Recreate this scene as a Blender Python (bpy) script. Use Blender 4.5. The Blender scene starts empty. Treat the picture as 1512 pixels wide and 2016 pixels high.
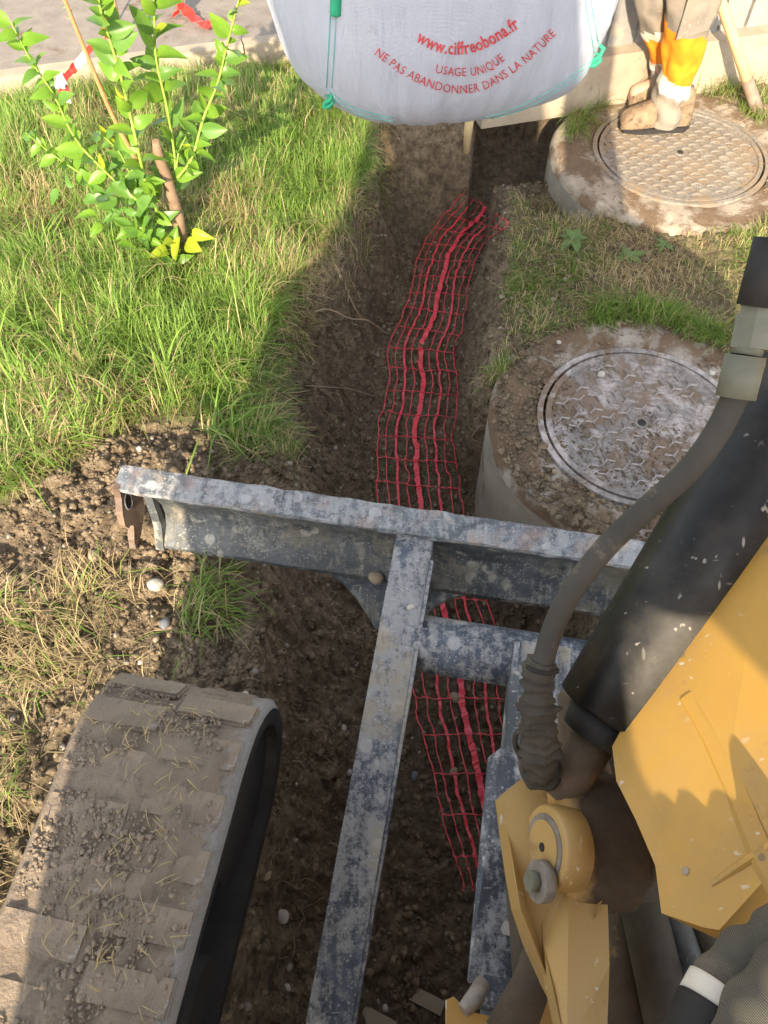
import bpy, bmesh, math, random
import numpy as np
from mathutils import Vector, Matrix, noise as mnoise
from mathutils.bvhtree import BVHTree
random.seed(7); RNG = np.random.default_rng(7)
R = math.radians
scene = bpy.context.scene

# ------------------------------------------------------------------ camera, light, exposure
CAMH = 1.9; PITCH = R(56.5); FPX = 1514.0
SP, CP = math.sin(PITCH), math.cos(PITCH)
cam_d = bpy.data.cameras.new('camera'); cam = bpy.data.objects.new('camera', cam_d)
scene.collection.objects.link(cam); scene.camera = cam
cam.location = (0, 0, CAMH); cam.rotation_euler = (math.pi/2-PITCH, 0, 0)
cam_d.sensor_fit = 'VERTICAL'; cam_d.sensor_height = 24; cam_d.lens = 24*FPX/2016
cam_d.clip_start = 0.02; cam_d.clip_end = 400
SUN_EL, SUN_AZ = R(28), R(8)          # light travels forward and a little to the right
world = bpy.data.worlds.new('World'); scene.world = world; world.use_nodes = True
wn = world.node_tree; bg = wn.nodes['Background']
sky = wn.nodes.new('ShaderNodeTexSky'); sky.sky_type = 'NISHITA'; sky.sun_disc = False
sky.sun_elevation = SUN_EL; sky.sun_rotation = math.pi+SUN_AZ; sky.air_density = 1.0; sky.dust_density = 1.5
hs = wn.nodes.new('ShaderNodeHueSaturation'); hs.inputs['Saturation'].default_value = .36
wn.links.new(sky.outputs[0], hs.inputs['Color']); wn.links.new(hs.outputs[0], bg.inputs[0]); bg.inputs[1].default_value = 0.14
sd = bpy.data.lights.new('sun', 'SUN'); sd.energy = 3.3; sd.angle = R(0.6); sd.color = (1.0, 0.83, 0.60)
so = bpy.data.objects.new('sun', sd); scene.collection.objects.link(so)
ldir = Vector((math.sin(SUN_AZ)*math.cos(SUN_EL), math.cos(SUN_AZ)*math.cos(SUN_EL), -math.sin(SUN_EL)))
so.rotation_euler = ldir.to_track_quat('-Z', 'Y').to_euler(); so.location = (-3, -6, 6)
scene.view_settings.view_transform = 'Standard'; scene.view_settings.look = 'None'
scene.view_settings.gamma = 1.0; scene.view_settings.exposure = 1.74
scene.render.engine = 'CYCLES'
scene.cycles.max_bounces = 6; scene.cycles.diffuse_bounces = 4; scene.cycles.transparent_max_bounces = 6

# ------------------------------------------------------------------ survey helpers (photo ray -> place)
def ray(px, py):
    u, v = px-756.0, 1008.0-py
    return Vector((u, FPX*CP+v*SP, -(FPX*SP-v*CP)))
def at(px, py, h=0.0):
    d = ray(px, py); k = (h-CAMH)/d.z
    return Vector((d.x*k, d.y*k, h))
def atY(px, py, Y):
    d = ray(px, py); k = Y/d.y
    return Vector((d.x*k, Y, CAMH+d.z*k))
def D(px, py, dep):
    d = ray(px, py)*(dep/FPX)
    return Vector((d.x, d.y, CAMH+d.z))

# ------------------------------------------------------------------ numpy noise
_perm = RNG.permutation(4096)
def vnoise(x, y, seed=0):
    xi = np.floor(x).astype(int); yi = np.floor(y).astype(int); xf = x-xi; yf = y-yi
    u = xf*xf*(3-2*xf); v = yf*yf*(3-2*yf)
    def h(a, b):
        return _perm[(_perm[(a+seed*131) & 4095]+b) & 4095]/4095.0
    return (h(xi, yi)*(1-u)+h(xi+1, yi)*u)*(1-v)+(h(xi, yi+1)*(1-u)+h(xi+1, yi+1)*u)*v
def fbm(x, y, o=4, seed=0):
    s = 0; a = 0.5; n = 0
    for i in range(o):
        s = s+a*vnoise(x*2**i+i*17.3, y*2**i+i*9.1, seed+i); n += a; a *= 0.5
    return s/n
def sstep(t):
    t = np.clip(t, 0, 1); return t*t*(3-2*t)
def lerp_tab(y, ys, xs): return np.interp(y, ys, xs)

# ------------------------------------------------------------------ terrain function
M1 = (0.824, 1.595); M2 = (1.266, 3.097)         # manhole centres
def XL(y): return lerp_tab(y, [-1,0,.8,1.1,1.37,1.65,1.9,2.2,2.5,3.0,3.6], [-.36,-.33,-.31,-.33,-.30,-.40,-.42,-.34,-.17,-.06,-.02])
def XFL(y): return lerp_tab(y, [-1,.2,.8,1.7,2.3,2.9,3.3,3.6], [.05,.06,.05,-.03,-.03,.05,.16,.2])
def XR(y): return lerp_tab(y, [-1,.6,1.05,1.2,1.37,1.5,1.6,1.7,1.9,2.2,2.6,2.83,3.0,3.16,3.3,3.6], [.62,.62,.62,.56,.48,.435,.41,.41,.41,.44,.50,.535,.62,.80,.92,1.02])
DEPTH = 0.5
def trench(x, y):
    wx = x+0.050*(fbm(x*6, y*6, 5, 3)-.5)*2; wy = y+0.04*(fbm(x*5, y*5, 4, 9)-.5)*2
    xl, xf, xr = XL(y), XFL(y), XR(y)
    tl = (wx-xl)/(xf-xl); tr = (xr-wx-.045*(fbm(x*8+4, y*8, 4, 19)-.5)*2*((y < 1.1) | (y > 1.75)))/np.where((y > 1.1) & (y < 1.75), .07, .16)
    yend = 3.36+0.75*sstep((x-.40)/.08)
    te = (yend-wy)/0.14
    pl = np.clip(tl, 0, 1); pl = np.where(pl < .25, pl*1.9, .475+(pl-.25)*.7); pl = sstep(pl)*.45+pl*.55
    t = np.minimum(np.minimum(np.clip(pl, 0, 1), sstep(tr)), sstep(te))
    return np.clip(t, 0, 1)
def soilmask(x, y):
    """1 = bare soil, 0 = grown over"""
    n = fbm(x*4, y*4, 4, 21)-.5
    xl, xr = XL(y), XR(y)
    m = sstep((x-xl+.05+n*.25)/.06)
    yb = lerp_tab(x, [-2,-1.15,-.83,-.6,-.31,0], [1.2,1.31,1.6,1.60,1.5,1.5])
    m = np.maximum(m, np.where(x < 0, sstep((yb-y+n*.25)/.08), 0))
    m = np.where((x < -.60+n*.3) & (y < 1.02+n*.3), .86, m)
    right = x > xr
    m = np.where(right, .55+n*1.2, m)
    m = np.where(right & (y < 1.95), 1.0, m)
    return np.clip(m, 0, 1)
def H0(x, y):
    x = np.asarray(x, float); y = np.asarray(y, float)
    t = trench(x, y)
    h = 0.02*(fbm(x*1.3, y*1.3, 3, 1)-.5)
    # heaps of spoil round the left blade end and on the left bank
    h = h+.07*np.exp(-(((x+.72)/.28)**2+((y-1.33)/.16)**2))+.06*np.exp(-(((x+.42)/.2)**2+((y-.72)/.3)**2))
    h = h+.05*np.exp(-(((x+.30)/.1)**2+((y-1.45)/.12)**2))
    fl = -DEPTH+.05*(fbm(x*3, y*3, 3, 5)-.5)
    h = h*(1-t)+fl*t
    h = h+4*t*(1-t)*(.10*(fbm(x*9, y*9, 4, 15)-.5)+.05*(np.abs(fbm(x*17, y*17, 3, 16)-.5)*2-.3))
    # ledge of the deeper ring of the far manhole and hollows under both collars
    r1 = np.hypot(x-M1[0], y-M1[1]); r2 = np.hypot(x-M2[0], y-M2[1])
    ledge = (r2 < .80) & (x < 1.25) & (y < 3.5)
    h = np.where(ledge, np.where(r2 < .775, np.minimum(h+.4, -.15+.05*(fbm(x*7, y*7, 3, 8)-.5)-.33*sstep((y-3.10)/.09)), h), h)
    h = np.where(ledge & (y < 2.66+.1*(x-.6)), np.maximum(h, -.02), h)
    h = np.where(r2 < .535, np.minimum(h, -.06), h)
    h = np.where(r1 < .475, np.minimum(h, -.06), h)
    return h
def H(x, y):
    x = np.asarray(x, float); y = np.asarray(y, float)
    h = H0(x, y); m = soilmask(x, y)
    c = fbm(x*22, y*22, 4, 31); l = np.abs(fbm(x*11, y*11, 3, 35)-.5)*2
    cr = np.abs(fbm(x*34, y*34, 2, 41)-.5)*2; heap = np.exp(-(((x+.62)/.42)**2+((y-1.25)/.30)**2))
    h = h+m*(.030*(c-.5)+.020*(l-.3)+.016*np.minimum(cr*2, 1)-.008+heap*.05*(np.minimum(l*2.5, 1)-.6))+(1-m)*.012*(c-.5)
    r1 = np.hypot(x-M1[0], y-M1[1]); r2 = np.hypot(x-M2[0], y-M2[1])
    return np.where((r1 < .47) | (r2 < .53), np.minimum(h, -.03), h)
def Hs(x, y): return float(H(np.array([x]), np.array([y]))[0])
def gpt(px, py, lift=0.0, zmin=-.6):
    """first point where the photo ray meets the macro terrain"""
    d = ray(px, py).normalized(); t0 = (0.12-CAMH)/d.z; t1 = (zmin-CAMH)/d.z
    ts = np.linspace(t0, t1, 240); xs = d.x*ts; ys = d.y*ts; zs = CAMH+d.z*ts
    hh = H(xs, ys); k = int(np.argmax(zs <= hh)) if (zs <= hh).any() else len(ts)-1
    return Vector((xs[k], ys[k], hh[k]+lift))

# ------------------------------------------------------------------ object helpers
COL = scene.collection
def tag(o, label=None, cat=None, group=None, kind=None):
    if label: o['label'] = label
    if cat: o['category'] = cat
    if group: o['group'] = group
    if kind: o['kind'] = kind
    return o
def empty(name, loc, label=None, cat=None, group=None):
    o = bpy.data.objects.new(name, None); COL.objects.link(o); o.location = loc; o.empty_display_size = .1
    return tag(o, label, cat, group)
def wloc(o):
    p = Vector(o.location)
    while o.parent: o = o.parent; p = p+Vector(o.location)
    return p
def link(name, me, mat=None, parent=None, smooth=False):
    """mesh given in world coordinates -> object with its origin in its middle, parented without offset"""
    n = len(me.vertices); co = np.empty(n*3); me.vertices.foreach_get('co', co); co = co.reshape(-1, 3)
    c = (co.min(0)+co.max(0))/2; co -= c; me.vertices.foreach_set('co', co.ravel())
    if mat is not None and not me.materials: me.materials.append(mat)
    if smooth: me.polygons.foreach_set('use_smooth', [True]*len(me.polygons))
    me.update(); o = bpy.data.objects.new(name, me); COL.objects.link(o)
    o.location = Vector(c)
    if parent: o.parent = parent; o.location = Vector(c)-wloc(parent)
    return o
def bmobj(name, bm, mat, parent=None, smooth=False, bevel=0, seg=2):
    if bevel:
        ed = [e for e in bm.edges if len(e.link_faces) == 2 and e.calc_face_angle(0) > .5]
        bmesh.ops.bevel(bm, geom=ed, offset=bevel, segments=seg, affect='EDGES', profile=.6)
    bmesh.ops.recalc_face_normals(bm, faces=bm.faces)
    me = bpy.data.meshes.new(name); bm.to_mesh(me); bm.free()
    return link(name, me, mat, parent, smooth)
def pyobj(name, v, f, mat, parent=None, smooth=False):
    me = bpy.data.meshes.new(name); me.from_pydata([tuple(a) for a in v], [], f); me.update()
    return link(name, me, mat, parent, smooth)
def add_box(bm, c, ax, ay, az, sx, sy, sz):
    c = Vector(c); vs = []
    for i in (-1, 1):
        for j in (-1, 1):
            for k in (-1, 1): vs.append(bm.verts.new(c+ax*(sx*i/2)+ay*(sy*j/2)+az*(sz*k/2)))
    for f in ((0,1,3,2),(4,6,7,5),(0,4,5,1),(2,3,7,6),(0,2,6,4),(1,5,7,3)): bm.faces.new([vs[i] for i in f])
def box(name, c, ax, ay, az, sx, sy, sz, mat, parent=None, bevel=.003):
    bm = bmesh.new(); add_box(bm, c, Vector(ax), Vector(ay), Vector(az), sx, sy, sz)
    return bmobj(name, bm, mat, parent, bevel=bevel)
def prism_bm(poly, ext, bm=None):
    bm = bm or bmesh.new(); ext = Vector(ext)
    a = [bm.verts.new(Vector(p)) for p in poly]; b = [bm.verts.new(Vector(p)+ext) for p in poly]; n = len(a)
    bm.faces.new(a); bm.faces.new(b[::-1])
    for i in range(n): bm.faces.new([a[i], b[i], b[(i+1) % n], a[(i+1) % n]])
    return bm
def prism(name, poly, ext, mat, parent=None, bevel=.003):
    return bmobj(name, prism_bm(poly, ext), mat, parent, bevel=bevel)
def frames(path):
    P = [Vector(p) for p in path]; T = []
    for i in range(len(P)):
        T.append((P[min(i+1, len(P)-1)]-P[max(i-1, 0)]).normalized())
    n = T[0].orthogonal().normalized(); out = []
    for i, t in enumerate(T):
        n = (n-t*n.dot(t))
        n = n.normalized() if n.length > 1e-6 else t.orthogonal().normalized()
        out.append((P[i], t, n, t.cross(n)))
    return out
def add_tube(bm, path, rad, seg=10, cap=True):
    rings = []
    for i, (p, t, n, b) in enumerate(frames(path)):
        r = rad[i] if hasattr(rad, '__len__') else rad
        rings.append([bm.verts.new(p+(n*math.cos(2*math.pi*k/seg)+b*math.sin(2*math.pi*k/seg))*r) for k in range(seg)])
    for a, b in zip(rings, rings[1:]):
        for k in range(seg): bm.faces.new([a[k], a[(k+1) % seg], b[(k+1) % seg], b[k]])
    if cap: bm.faces.new(rings[0][::-1]); bm.faces.new(rings[-1])
def tube(name, path, rad, mat, parent=None, seg=12, smooth=True):
    bm = bmesh.new(); add_tube(bm, path, rad, seg)
    o = bmobj(name, bm, mat, parent, smooth=False)
    for p in o.data.polygons: p.use_smooth = smooth and len(p.vertices) == 4
    return o
def spline(pts, n=8):
    P = [Vector(p) for p in pts]; out = []
    for i in range(len(P)-1):
        p0, p1, p2, p3 = P[max(i-1, 0)], P[i], P[i+1], P[min(i+2, len(P)-1)]
        for k in range(n):
            t = k/n
            out.append(.5*((2*p1)+(p2-p0)*t+(2*p0-5*p1+4*p2-p3)*t*t+(3*p1-p0-3*p2+p3)*t**3))
    out.append(P[-1]); return out

# ------------------------------------------------------------------ materials
class NB:
    def __init__(s, name):
        s.m = bpy.data.materials.new(name); s.m.use_nodes = True; s.t = s.m.node_tree
        s.b = s.t.nodes['Principled BSDF']; s.tc = s.t.nodes.new('ShaderNodeTexCoord')
    def n(s, ty, **k):
        x = s.t.nodes.new(ty)
        for a, v in k.items(): setattr(x, a, v)
        return x
    def L(s, a, b): s.t.links.new(a, b)
    def noise(s, scale, detail=5, rough=.6, vec=None, dist=0):
        x = s.n('ShaderNodeTexNoise'); x.inputs['Scale'].default_value = scale; x.inputs['Detail'].default_value = detail
        x.inputs['Roughness'].default_value = rough; x.inputs['Distortion'].default_value = dist
        s.L(vec or s.tc.outputs['Object'], x.inputs['Vector']); return x.outputs['Fac']
    def vor(s, scale, vec=None, feat='F1', rand=1):
        x = s.n('ShaderNodeTexVoronoi', feature=feat); x.inputs['Scale'].default_value = scale; x.inputs['Randomness'].default_value = rand
        s.L(vec or s.tc.outputs['Object'], x.inputs['Vector']); return x.outputs['Distance']
    def stretch(s, sc):
        m = s.n('ShaderNodeMapping'); m.inputs['Scale'].default_value = sc; s.L(s.tc.outputs['Object'], m.inputs['Vector']); return m.outputs[0]
    def ramp(s, fac, a, b, lo=0, hi=1):
        x = s.n('ShaderNodeMapRange'); x.inputs['From Min'].default_value = a; x.inputs['From Max'].default_value = b
        x.inputs['To Min'].default_value = lo; x.inputs['To Max'].default_value = hi; s.L(fac, x.inputs['Value']); return x.outputs[0]
    def mul(s, a, b):
        x = s.n('ShaderNodeMath', operation='MULTIPLY'); s.L(a, x.inputs[0])
        if isinstance(b, (int, float)): x.inputs[1].default_value = b
        else: s.L(b, x.inputs[1])
        return x.outputs[0]
    def add(s, a, b):
        x = s.n('ShaderNodeMath', operation='ADD'); s.L(a, x.inputs[0])
        if isinstance(b, (int, float)): x.inputs[1].default_value = b
        else: s.L(b, x.inputs[1])
        return x.outputs[0]
    def mix(s, fac, a, b):
        x = s.n('ShaderNodeMix', data_type='RGBA'); s.L(fac, x.inputs['Factor'])
        for v, i in ((a, 6), (b, 7)):
            if isinstance(v, tuple): x.inputs[i].default_value = (*v, 1)
            else: s.L(v, x.inputs[i])
        return x.outputs[2]
    def attr(s, name): return s.n('ShaderNodeAttribute', attribute_name=name).outputs
    def fin(s, col, rough=.8, bump=None, bstr=.5, bdist=.003, metal=0, spec=.4):
        if isinstance(col, tuple): s.b.inputs['Base Color'].default_value = (*col, 1)
        else: s.L(col, s.b.inputs['Base Color'])
        if isinstance(rough, (int, float)): s.b.inputs['Roughness'].default_value = rough
        else: s.L(rough, s.b.inputs['Roughness'])
        s.b.inputs['Metallic'].default_value = metal; s.b.inputs['Specular IOR Level'].default_value = spec
        if bump is not None:
            x = s.n('ShaderNodeBump'); x.inputs['Strength'].default_value = bstr; x.inputs['Distance'].default_value = bdist
            s.L(bump, x.inputs['Height']); s.L(x.outputs[0], s.b.inputs['Normal'])
        return s.m

def soil_col(k):
    c = k.mix(k.ramp(k.noise(3, 4), .35, .65), (.185, .139, .088), (.335, .258, .172))
    c = k.mix(k.ramp(k.noise(26, 8, .75), .40, .60), c, (.098, .072, .046))
    c = k.mix(k.ramp(k.noise(110, 4, .6), .60, .72, 0, .55), c, (.36, .27, .18))
    return c
def mat_ground():
    k = NB('ground_soil'); s = soil_col(k)
    grs = k.mix(k.ramp(k.noise(30, 5), .4, .62), (.10, .085, .045), (.15, .16, .055))
    c = k.mix(k.attr('soil')['Fac'], grs, s)
    # damp, darker earth on the freshly cut faces
    c = k.mix(k.ramp(k.attr('damp')['Fac'], 0, 1, 0, .42), c, (.120, .094, .066))
    b = k.add(k.noise(60, 8, .75), k.mul(k.vor(45), .5))
    return k.fin(c, .93, b, 1.0, .012, spec=.25)
def mat_soil(name='soil'):
    k = NB(name); c = soil_col(k)
    return k.fin(c, .95, k.noise(90, 6, .7), .8, .006, spec=.2)
def mat_concrete(name, base=(.42, .36, .28), mud=.5, dark=(.27, .23, .18)):
    k = NB(name)
    c = k.mix(k.ramp(k.noise(9, 6, .65), .35, .65), base, dark)
    c = k.mix(k.ramp(k.noise(140, 3), .62, .75, 0, .6), c, (.13, .11, .09))
    mudc = k.mix(k.noise(40, 5), (.22, .15, .095), (.12, .08, .05))
    mf = k.ramp(k.noise(5.5, 7, .68, dist=.4), 1-mud-.06, 1-mud+.04)
    c = k.mix(mf, c, mudc)
    b = k.add(k.mul(k.noise(80, 7, .7), .7), k.mul(mf, .6))
    return k.fin(c, .9, b, .8, .006, spec=.25)
def mat_cover(name, metal=(.20, .18, .16), mud=(.27, .19, .12), pale=(.50, .44, .40), t=.48, p=.60):
    k = NB(name)
    c = k.mix(k.ramp(k.noise(60, 5), .4, .65), metal, tuple(a*.6 for a in metal))
    c = k.mix(k.ramp(k.noise(7, 7, .7), p-.05, p+.06), c, pale)
    mf = k.ramp(k.noise(6, 8, .72, dist=.5), t-.04, t+.05)
    c = k.mix(k.mul(mf, .9), c, k.mix(k.noise(70, 5), mud, tuple(a*.55 for a in mud)))
    return k.fin(c, .78, k.add(k.noise(130, 6, .7), k.mul(mf, .8)), .7, .004)
def mat_steel(name, dark=(.045, .058, .080), pale=(.40, .42, .44), cover=.50, dust=(.34, .29, .20), dustf=.3, rust=False, stre=(1, 1, 1)):
    k = NB(name); v = k.stretch(stre)
    c = k.mix(k.ramp(k.noise(12, 6, .7, v), .4, .7), dark, tuple(a*2.0+.02 for a in dark))
    lowf = k.add(k.ramp(k.noise(3.6, 4), .3, .7, -.085, .085), k.ramp(k.noise(1, 3, .6, k.stretch((70, 9, 9))), .3, .7, -.05, .05))
    film = k.mul(k.ramp(k.add(k.noise(38, 10, .88, v), lowf), cover, cover+.09), .85)         # cement film worn into fine speckle
    c = k.mix(film, c, tuple(a*.82 for a in pale))
    spot = k.ramp(k.vor(17, v), .30, .24, 0, .9); gate = k.ramp(k.noise(9, 3), .50, .56)
    c = k.mix(k.mul(spot, gate), c, pale)
    fine = k.ramp(k.vor(95, v), .24, .18, 0, .65)
    c = k.mix(k.mul(fine, k.ramp(k.noise(14, 3), .42, .55)), c, tuple(min(1, a*1.15) for a in pale))
    c = k.mix(k.ramp(k.noise(4.5, 6, .7), .62-dustf*.4, .72-dustf*.4, 0, .75), c, dust)
    scp = k.ramp(k.noise(1, 3, .6, k.stretch((12, 110, 60))), .66, .72, 0, .5); c = k.mix(scp, c, (.50, .48, .44))
    if rust: c = k.mix(k.ramp(k.noise(10, 6, .7), .52, .66, 0, .42), c, (.30, .17, .11))
    b = k.add(film, k.mul(k.noise(120, 5), .6))
    return k.fin(c, k.ramp(film, 0, 1, .48, .85), b, .5, .0025, spec=.45)
def mat_yellow(name, base=(.54, .30, .048), dusty=.45):
    k = NB(name)
    c = k.mix(k.ramp(k.noise(5, 5), .35, .7), base, tuple(a*.82 for a in base))
    c = k.mix(k.ramp(k.noise(3.2, 7, .65, dist=.3), 1-dusty-.12, 1-dusty+.2, 0, .55), c, (.44, .30, .14))
    c = k.mix(k.ramp(k.noise(18, 8, .75), .58, .74, 0, .5), c, (.36, .22, .08))
    scr = k.ramp(k.vor(15, k.stretch((1.6, 1, .38))), .10, .07, 0, .85)
    c = k.mix(k.mul(scr, k.ramp(k.noise(7, 2), .45, .50)), c, (.62, .60, .54))
    ch = k.ramp(k.vor(42), .16, .12, 0, .85); c = k.mix(k.mul(ch, k.ramp(k.noise(5, 2), .54, .58)), c, (.16, .10, .07))
    st_ = k.ramp(k.noise(1, 2, .5, k.stretch((95, 95, 8))), .68, .73, 0, .8); c = k.mix(k.mul(st_, k.ramp(k.noise(5, 3), .44, .52)), c, (.64, .58, .46))
    c = k.mix(k.ramp(k.noise(2.6, 6, .7), .50, .68, 0, .55), c, (.30, .19, .085))
    c = k.mix(k.ramp(k.noise(12, 9, .82), .58, .66, 0, .5), c, (.20, .13, .07))
    fs = k.ramp(k.vor(60, k.stretch((.25, 1.5, 1))), .06, .03, 0, .5); c = k.mix(fs, c, (.66, .50, .26))
    c = k.mix(k.ramp(k.noise(60, 6, .8), .66, .74, 0, .6), c, (.12, .075, .035))
    return k.fin(c, k.ramp(k.noise(8, 5), .3, .7, .38, .62), k.noise(220, 4), .12, .001, spec=.45)
def mat_greasy(name):
    k = NB(name)
    f = k.ramp(k.noise(5, 6, .65, dist=.4), .30, .42)
    c = k.mix(f, (.42, .26, .09), k.mix(k.noise(60, 6), (.050, .036, .025), (.11, .080, .052)))
    return k.fin(c, k.ramp(f, 0, 1, .5, .92), k.add(k.mul(f, .6), k.noise(110, 5)), .5, .003)
def mat_blackpaint():
    k = NB('black_paint_scratched')
    c = k.mix(k.ramp(k.noise(6, 6, .7), .46, .75), (.006, .006, .006), (.034, .032, .028))
    scr = k.ramp(k.vor(22, k.stretch((2.2, .5, .8))), .10, .06, 0, .8)
    c = k.mix(k.mul(scr, k.ramp(k.noise(5, 3), .5, .58)), c, (.42, .40, .34))
    s2 = k.ramp(k.vor(30, k.stretch((.5, 2.6, 1.6))), .09, .05, 0, .6); c = k.mix(k.mul(s2, k.ramp(k.noise(4, 3), .48, .54)), c, (.26, .24, .20))
    s3_ = k.ramp(k.noise(1, 2, .5, k.stretch((80, 80, 9))), .68, .72, 0, .7); c = k.mix(k.mul(s3_, k.ramp(k.noise(5, 3), .46, .52)), c, (.40, .38, .33))
    c = k.mix(k.ramp(k.noise(3.5, 7, .7), .50, .66, 0, .5), c, (.075, .068, .055))
    c = k.mix(k.ramp(k.noise(150, 8, .85), .60, .74, 0, .45), c, (.20, .18, .14))
    return k.fin(c, k.ramp(k.noise(9, 6), .35, .65, .38, .72), k.noise(60, 5), .3, .0012, spec=.4)
def mat_simple(name, c1, c2, scale=12, rough=.8, bscale=80, bstr=.3, bdist=.002, spec=.4, c3=None, c3t=.62):
    k = NB(name); c = k.mix(k.ramp(k.noise(scale, 6, .65), .36, .66), c1, c2)
    if c3: c = k.mix(k.ramp(k.noise(scale*2.3, 6, .7), c3t-.04, c3t+.05), c, c3)
    return k.fin(c, rough, k.noise(bscale, 5), bstr, bdist, spec=spec)
def mat_plant(name, attrname=None, c1=(.12, .24, .03), c2=(.28, .40, .05), trans=.4, rough=.45, scale=14):
    k = NB(name)
    if attrname: c = k.attr(attrname)['Color']
    else: c = k.mix(k.ramp(k.noise(scale, 4), .35, .65), c1, c2)
    k.fin(c, rough, spec=.35)
    if not attrname:
        pass
    tr = k.n('ShaderNodeBsdfTranslucent'); k.L(c, tr.inputs['Color'])
    mx = k.n('ShaderNodeMixShader'); mx.inputs[0].default_value = trans
    k.L(k.b.outputs[0], mx.inputs[1]); k.L(tr.outputs[0], mx.inputs[2])
    k.L(mx.outputs[0], k.t.nodes['Material Output'].inputs['Surface']); return k.m
def mat_weave(name, c1, c2, scale=260):
    k = NB(name)
    w = k.n('ShaderNodeTexWave', wave_type='BANDS', bands_direction='DIAGONAL'); w.inputs['Scale'].default_value = scale
    w.inputs['Distortion'].default_value = 1.2; k.L(k.tc.outputs['Object'], w.inputs['Vector'])
    w2 = k.n('ShaderNodeTexWave', wave_type='BANDS', bands_direction='X'); w2.inputs['Scale'].default_value = scale*.8
    k.L(k.tc.outputs['Object'], w2.inputs['Vector'])
    f = k.mul(w.outputs['Fac'], k.ramp(w2.outputs['Fac'], 0, 1, .5, 1))
    c = k.mix(f, c1, c2); c = k.mix(k.ramp(k.noise(10, 5), .5, .7, 0, .5), c, (.34, .29, .21))
    return k.fin(c, .85, f, .9, .002)

MG = mat_ground(); MSOIL = mat_soil(); MDRY = mat_simple('dry_mud', (.30, .215, .14), (.19, .13, .085), 14, .95, 70, .8, .006, .2, (.10, .07, .045))
MCON = mat_concrete('concrete_collar', (.46, .39, .30), .50); MCON2 = mat_concrete('concrete_collar_muddy', (.46, .41, .36), .545)
MCSIDE = mat_concrete('concrete_side', (.36, .33, .27), .36, (.27, .24, .19))
MPLINTH = mat_concrete('concrete_plinth', (.42, .35, .26), .33, (.33, .27, .20))
MPAVE = mat_concrete('pavement_aggregate', (.27, .235, .20), .36, (.20, .175, .15))
MCOV1 = mat_cover('cast_iron_cover_pale', (.29, .265, .245), (.24, .165, .105), (.50, .445, .42), .50, .50)
MCOV2 = mat_cover('cast_iron_cover_dusty', (.27, .24, .20), (.36, .27, .175), (.42, .37, .30), .50, .60)
MST = mat_steel('blade_steel_speckled', pale=(.44, .435, .42), cover=.44, dustf=.16)
MSTD = mat_steel('blade_steel_dark', (.050, .056, .060), (.40, .385, .33), .52, (.24, .215, .16), .20)
MSTTOP = mat_steel('blade_steel_top', (.075, .085, .10), (.43, .435, .43), .455, (.40, .33, .24), .12, rust=True)
MSTP = mat_steel('guard_steel', (.042, .048, .058), (.44, .44, .43), .475, (.30, .26, .19), .05)
MYEL = mat_yellow('yellow_paint'); MYEL2 = mat_yellow('yellow_paint_dusty', (.48, .30, .085), .62); MGRE = mat_greasy('greasy_casting')
MBLK = mat_blackpaint()
MRUB = mat_simple('black_rubber', (.014, .0135, .013), (.034, .031, .028), 9, .7, 120, .4, .002)
MHOSE = mat_simple('dusty_hose_rubber', (.048, .044, .038), (.080, .072, .060), 8, .75, 160, .3, .001, .35, (.16, .135, .10))
MFIT = mat_simple('zinc_fitting', (.135, .135, .098), (.18, .178, .13), 20, .62, 200, .3, .0008, .35, (.22, .20, .14))
MSLV = mat_simple('sleeve_fabric', (.060, .053, .043), (.105, .092, .073), 12, .95, 240, .7, .002, .2)
MWEV = mat_weave('woven_sleeve', (.085, .08, .066), (.25, .235, .19))
MBOLT = mat_simple('bolt_metal', (.26, .23, .19), (.15, .13, .11), 40, .5, 200, .3, .001, .6)
MTRK = mat_simple('track_rubber_muddy', (.27, .215, .158), (.185, .148, .112), 9, .92, 45, 1.0, .008, .25, (.33, .315, .29), .66)
kt = NB('track_belt_scuffed'); s3 = kt.n('ShaderNodeSeparateXYZ'); mp = kt.n('ShaderNodeMapping'); mp.inputs['Rotation'].default_value = (0, 0, R(10)); kt.L(kt.tc.outputs['Object'], mp.inputs['Vector']); kt.L(mp.outputs[0], s3.inputs[0])
ct_ = kt.mix(kt.ramp(kt.noise(9, 6, .65), .36, .66), (.27, .215, .158), (.185, .148, .112))
ct_ = kt.mix(kt.ramp(kt.noise(30, 6, .7), .56, .66, 0, .7), ct_, (.11, .085, .062))
ct_ = kt.mix(kt.ramp(kt.add(s3.outputs[0], kt.mul(kt.noise(12, 7, .75), .16)), .215, .245, 0, .8), ct_, (.30, .295, .28))
MBELT = kt.fin(ct_, .92, kt.noise(45, 7, .7), 1.0, .008, spec=.25)
MNET = mat_simple('red_plastic', (.80, .045, .075), (.85, .09, .12), 30, .38, 100, .1, .0005, .5, (.40, .07, .06), .60)
MBAG = None
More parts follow.
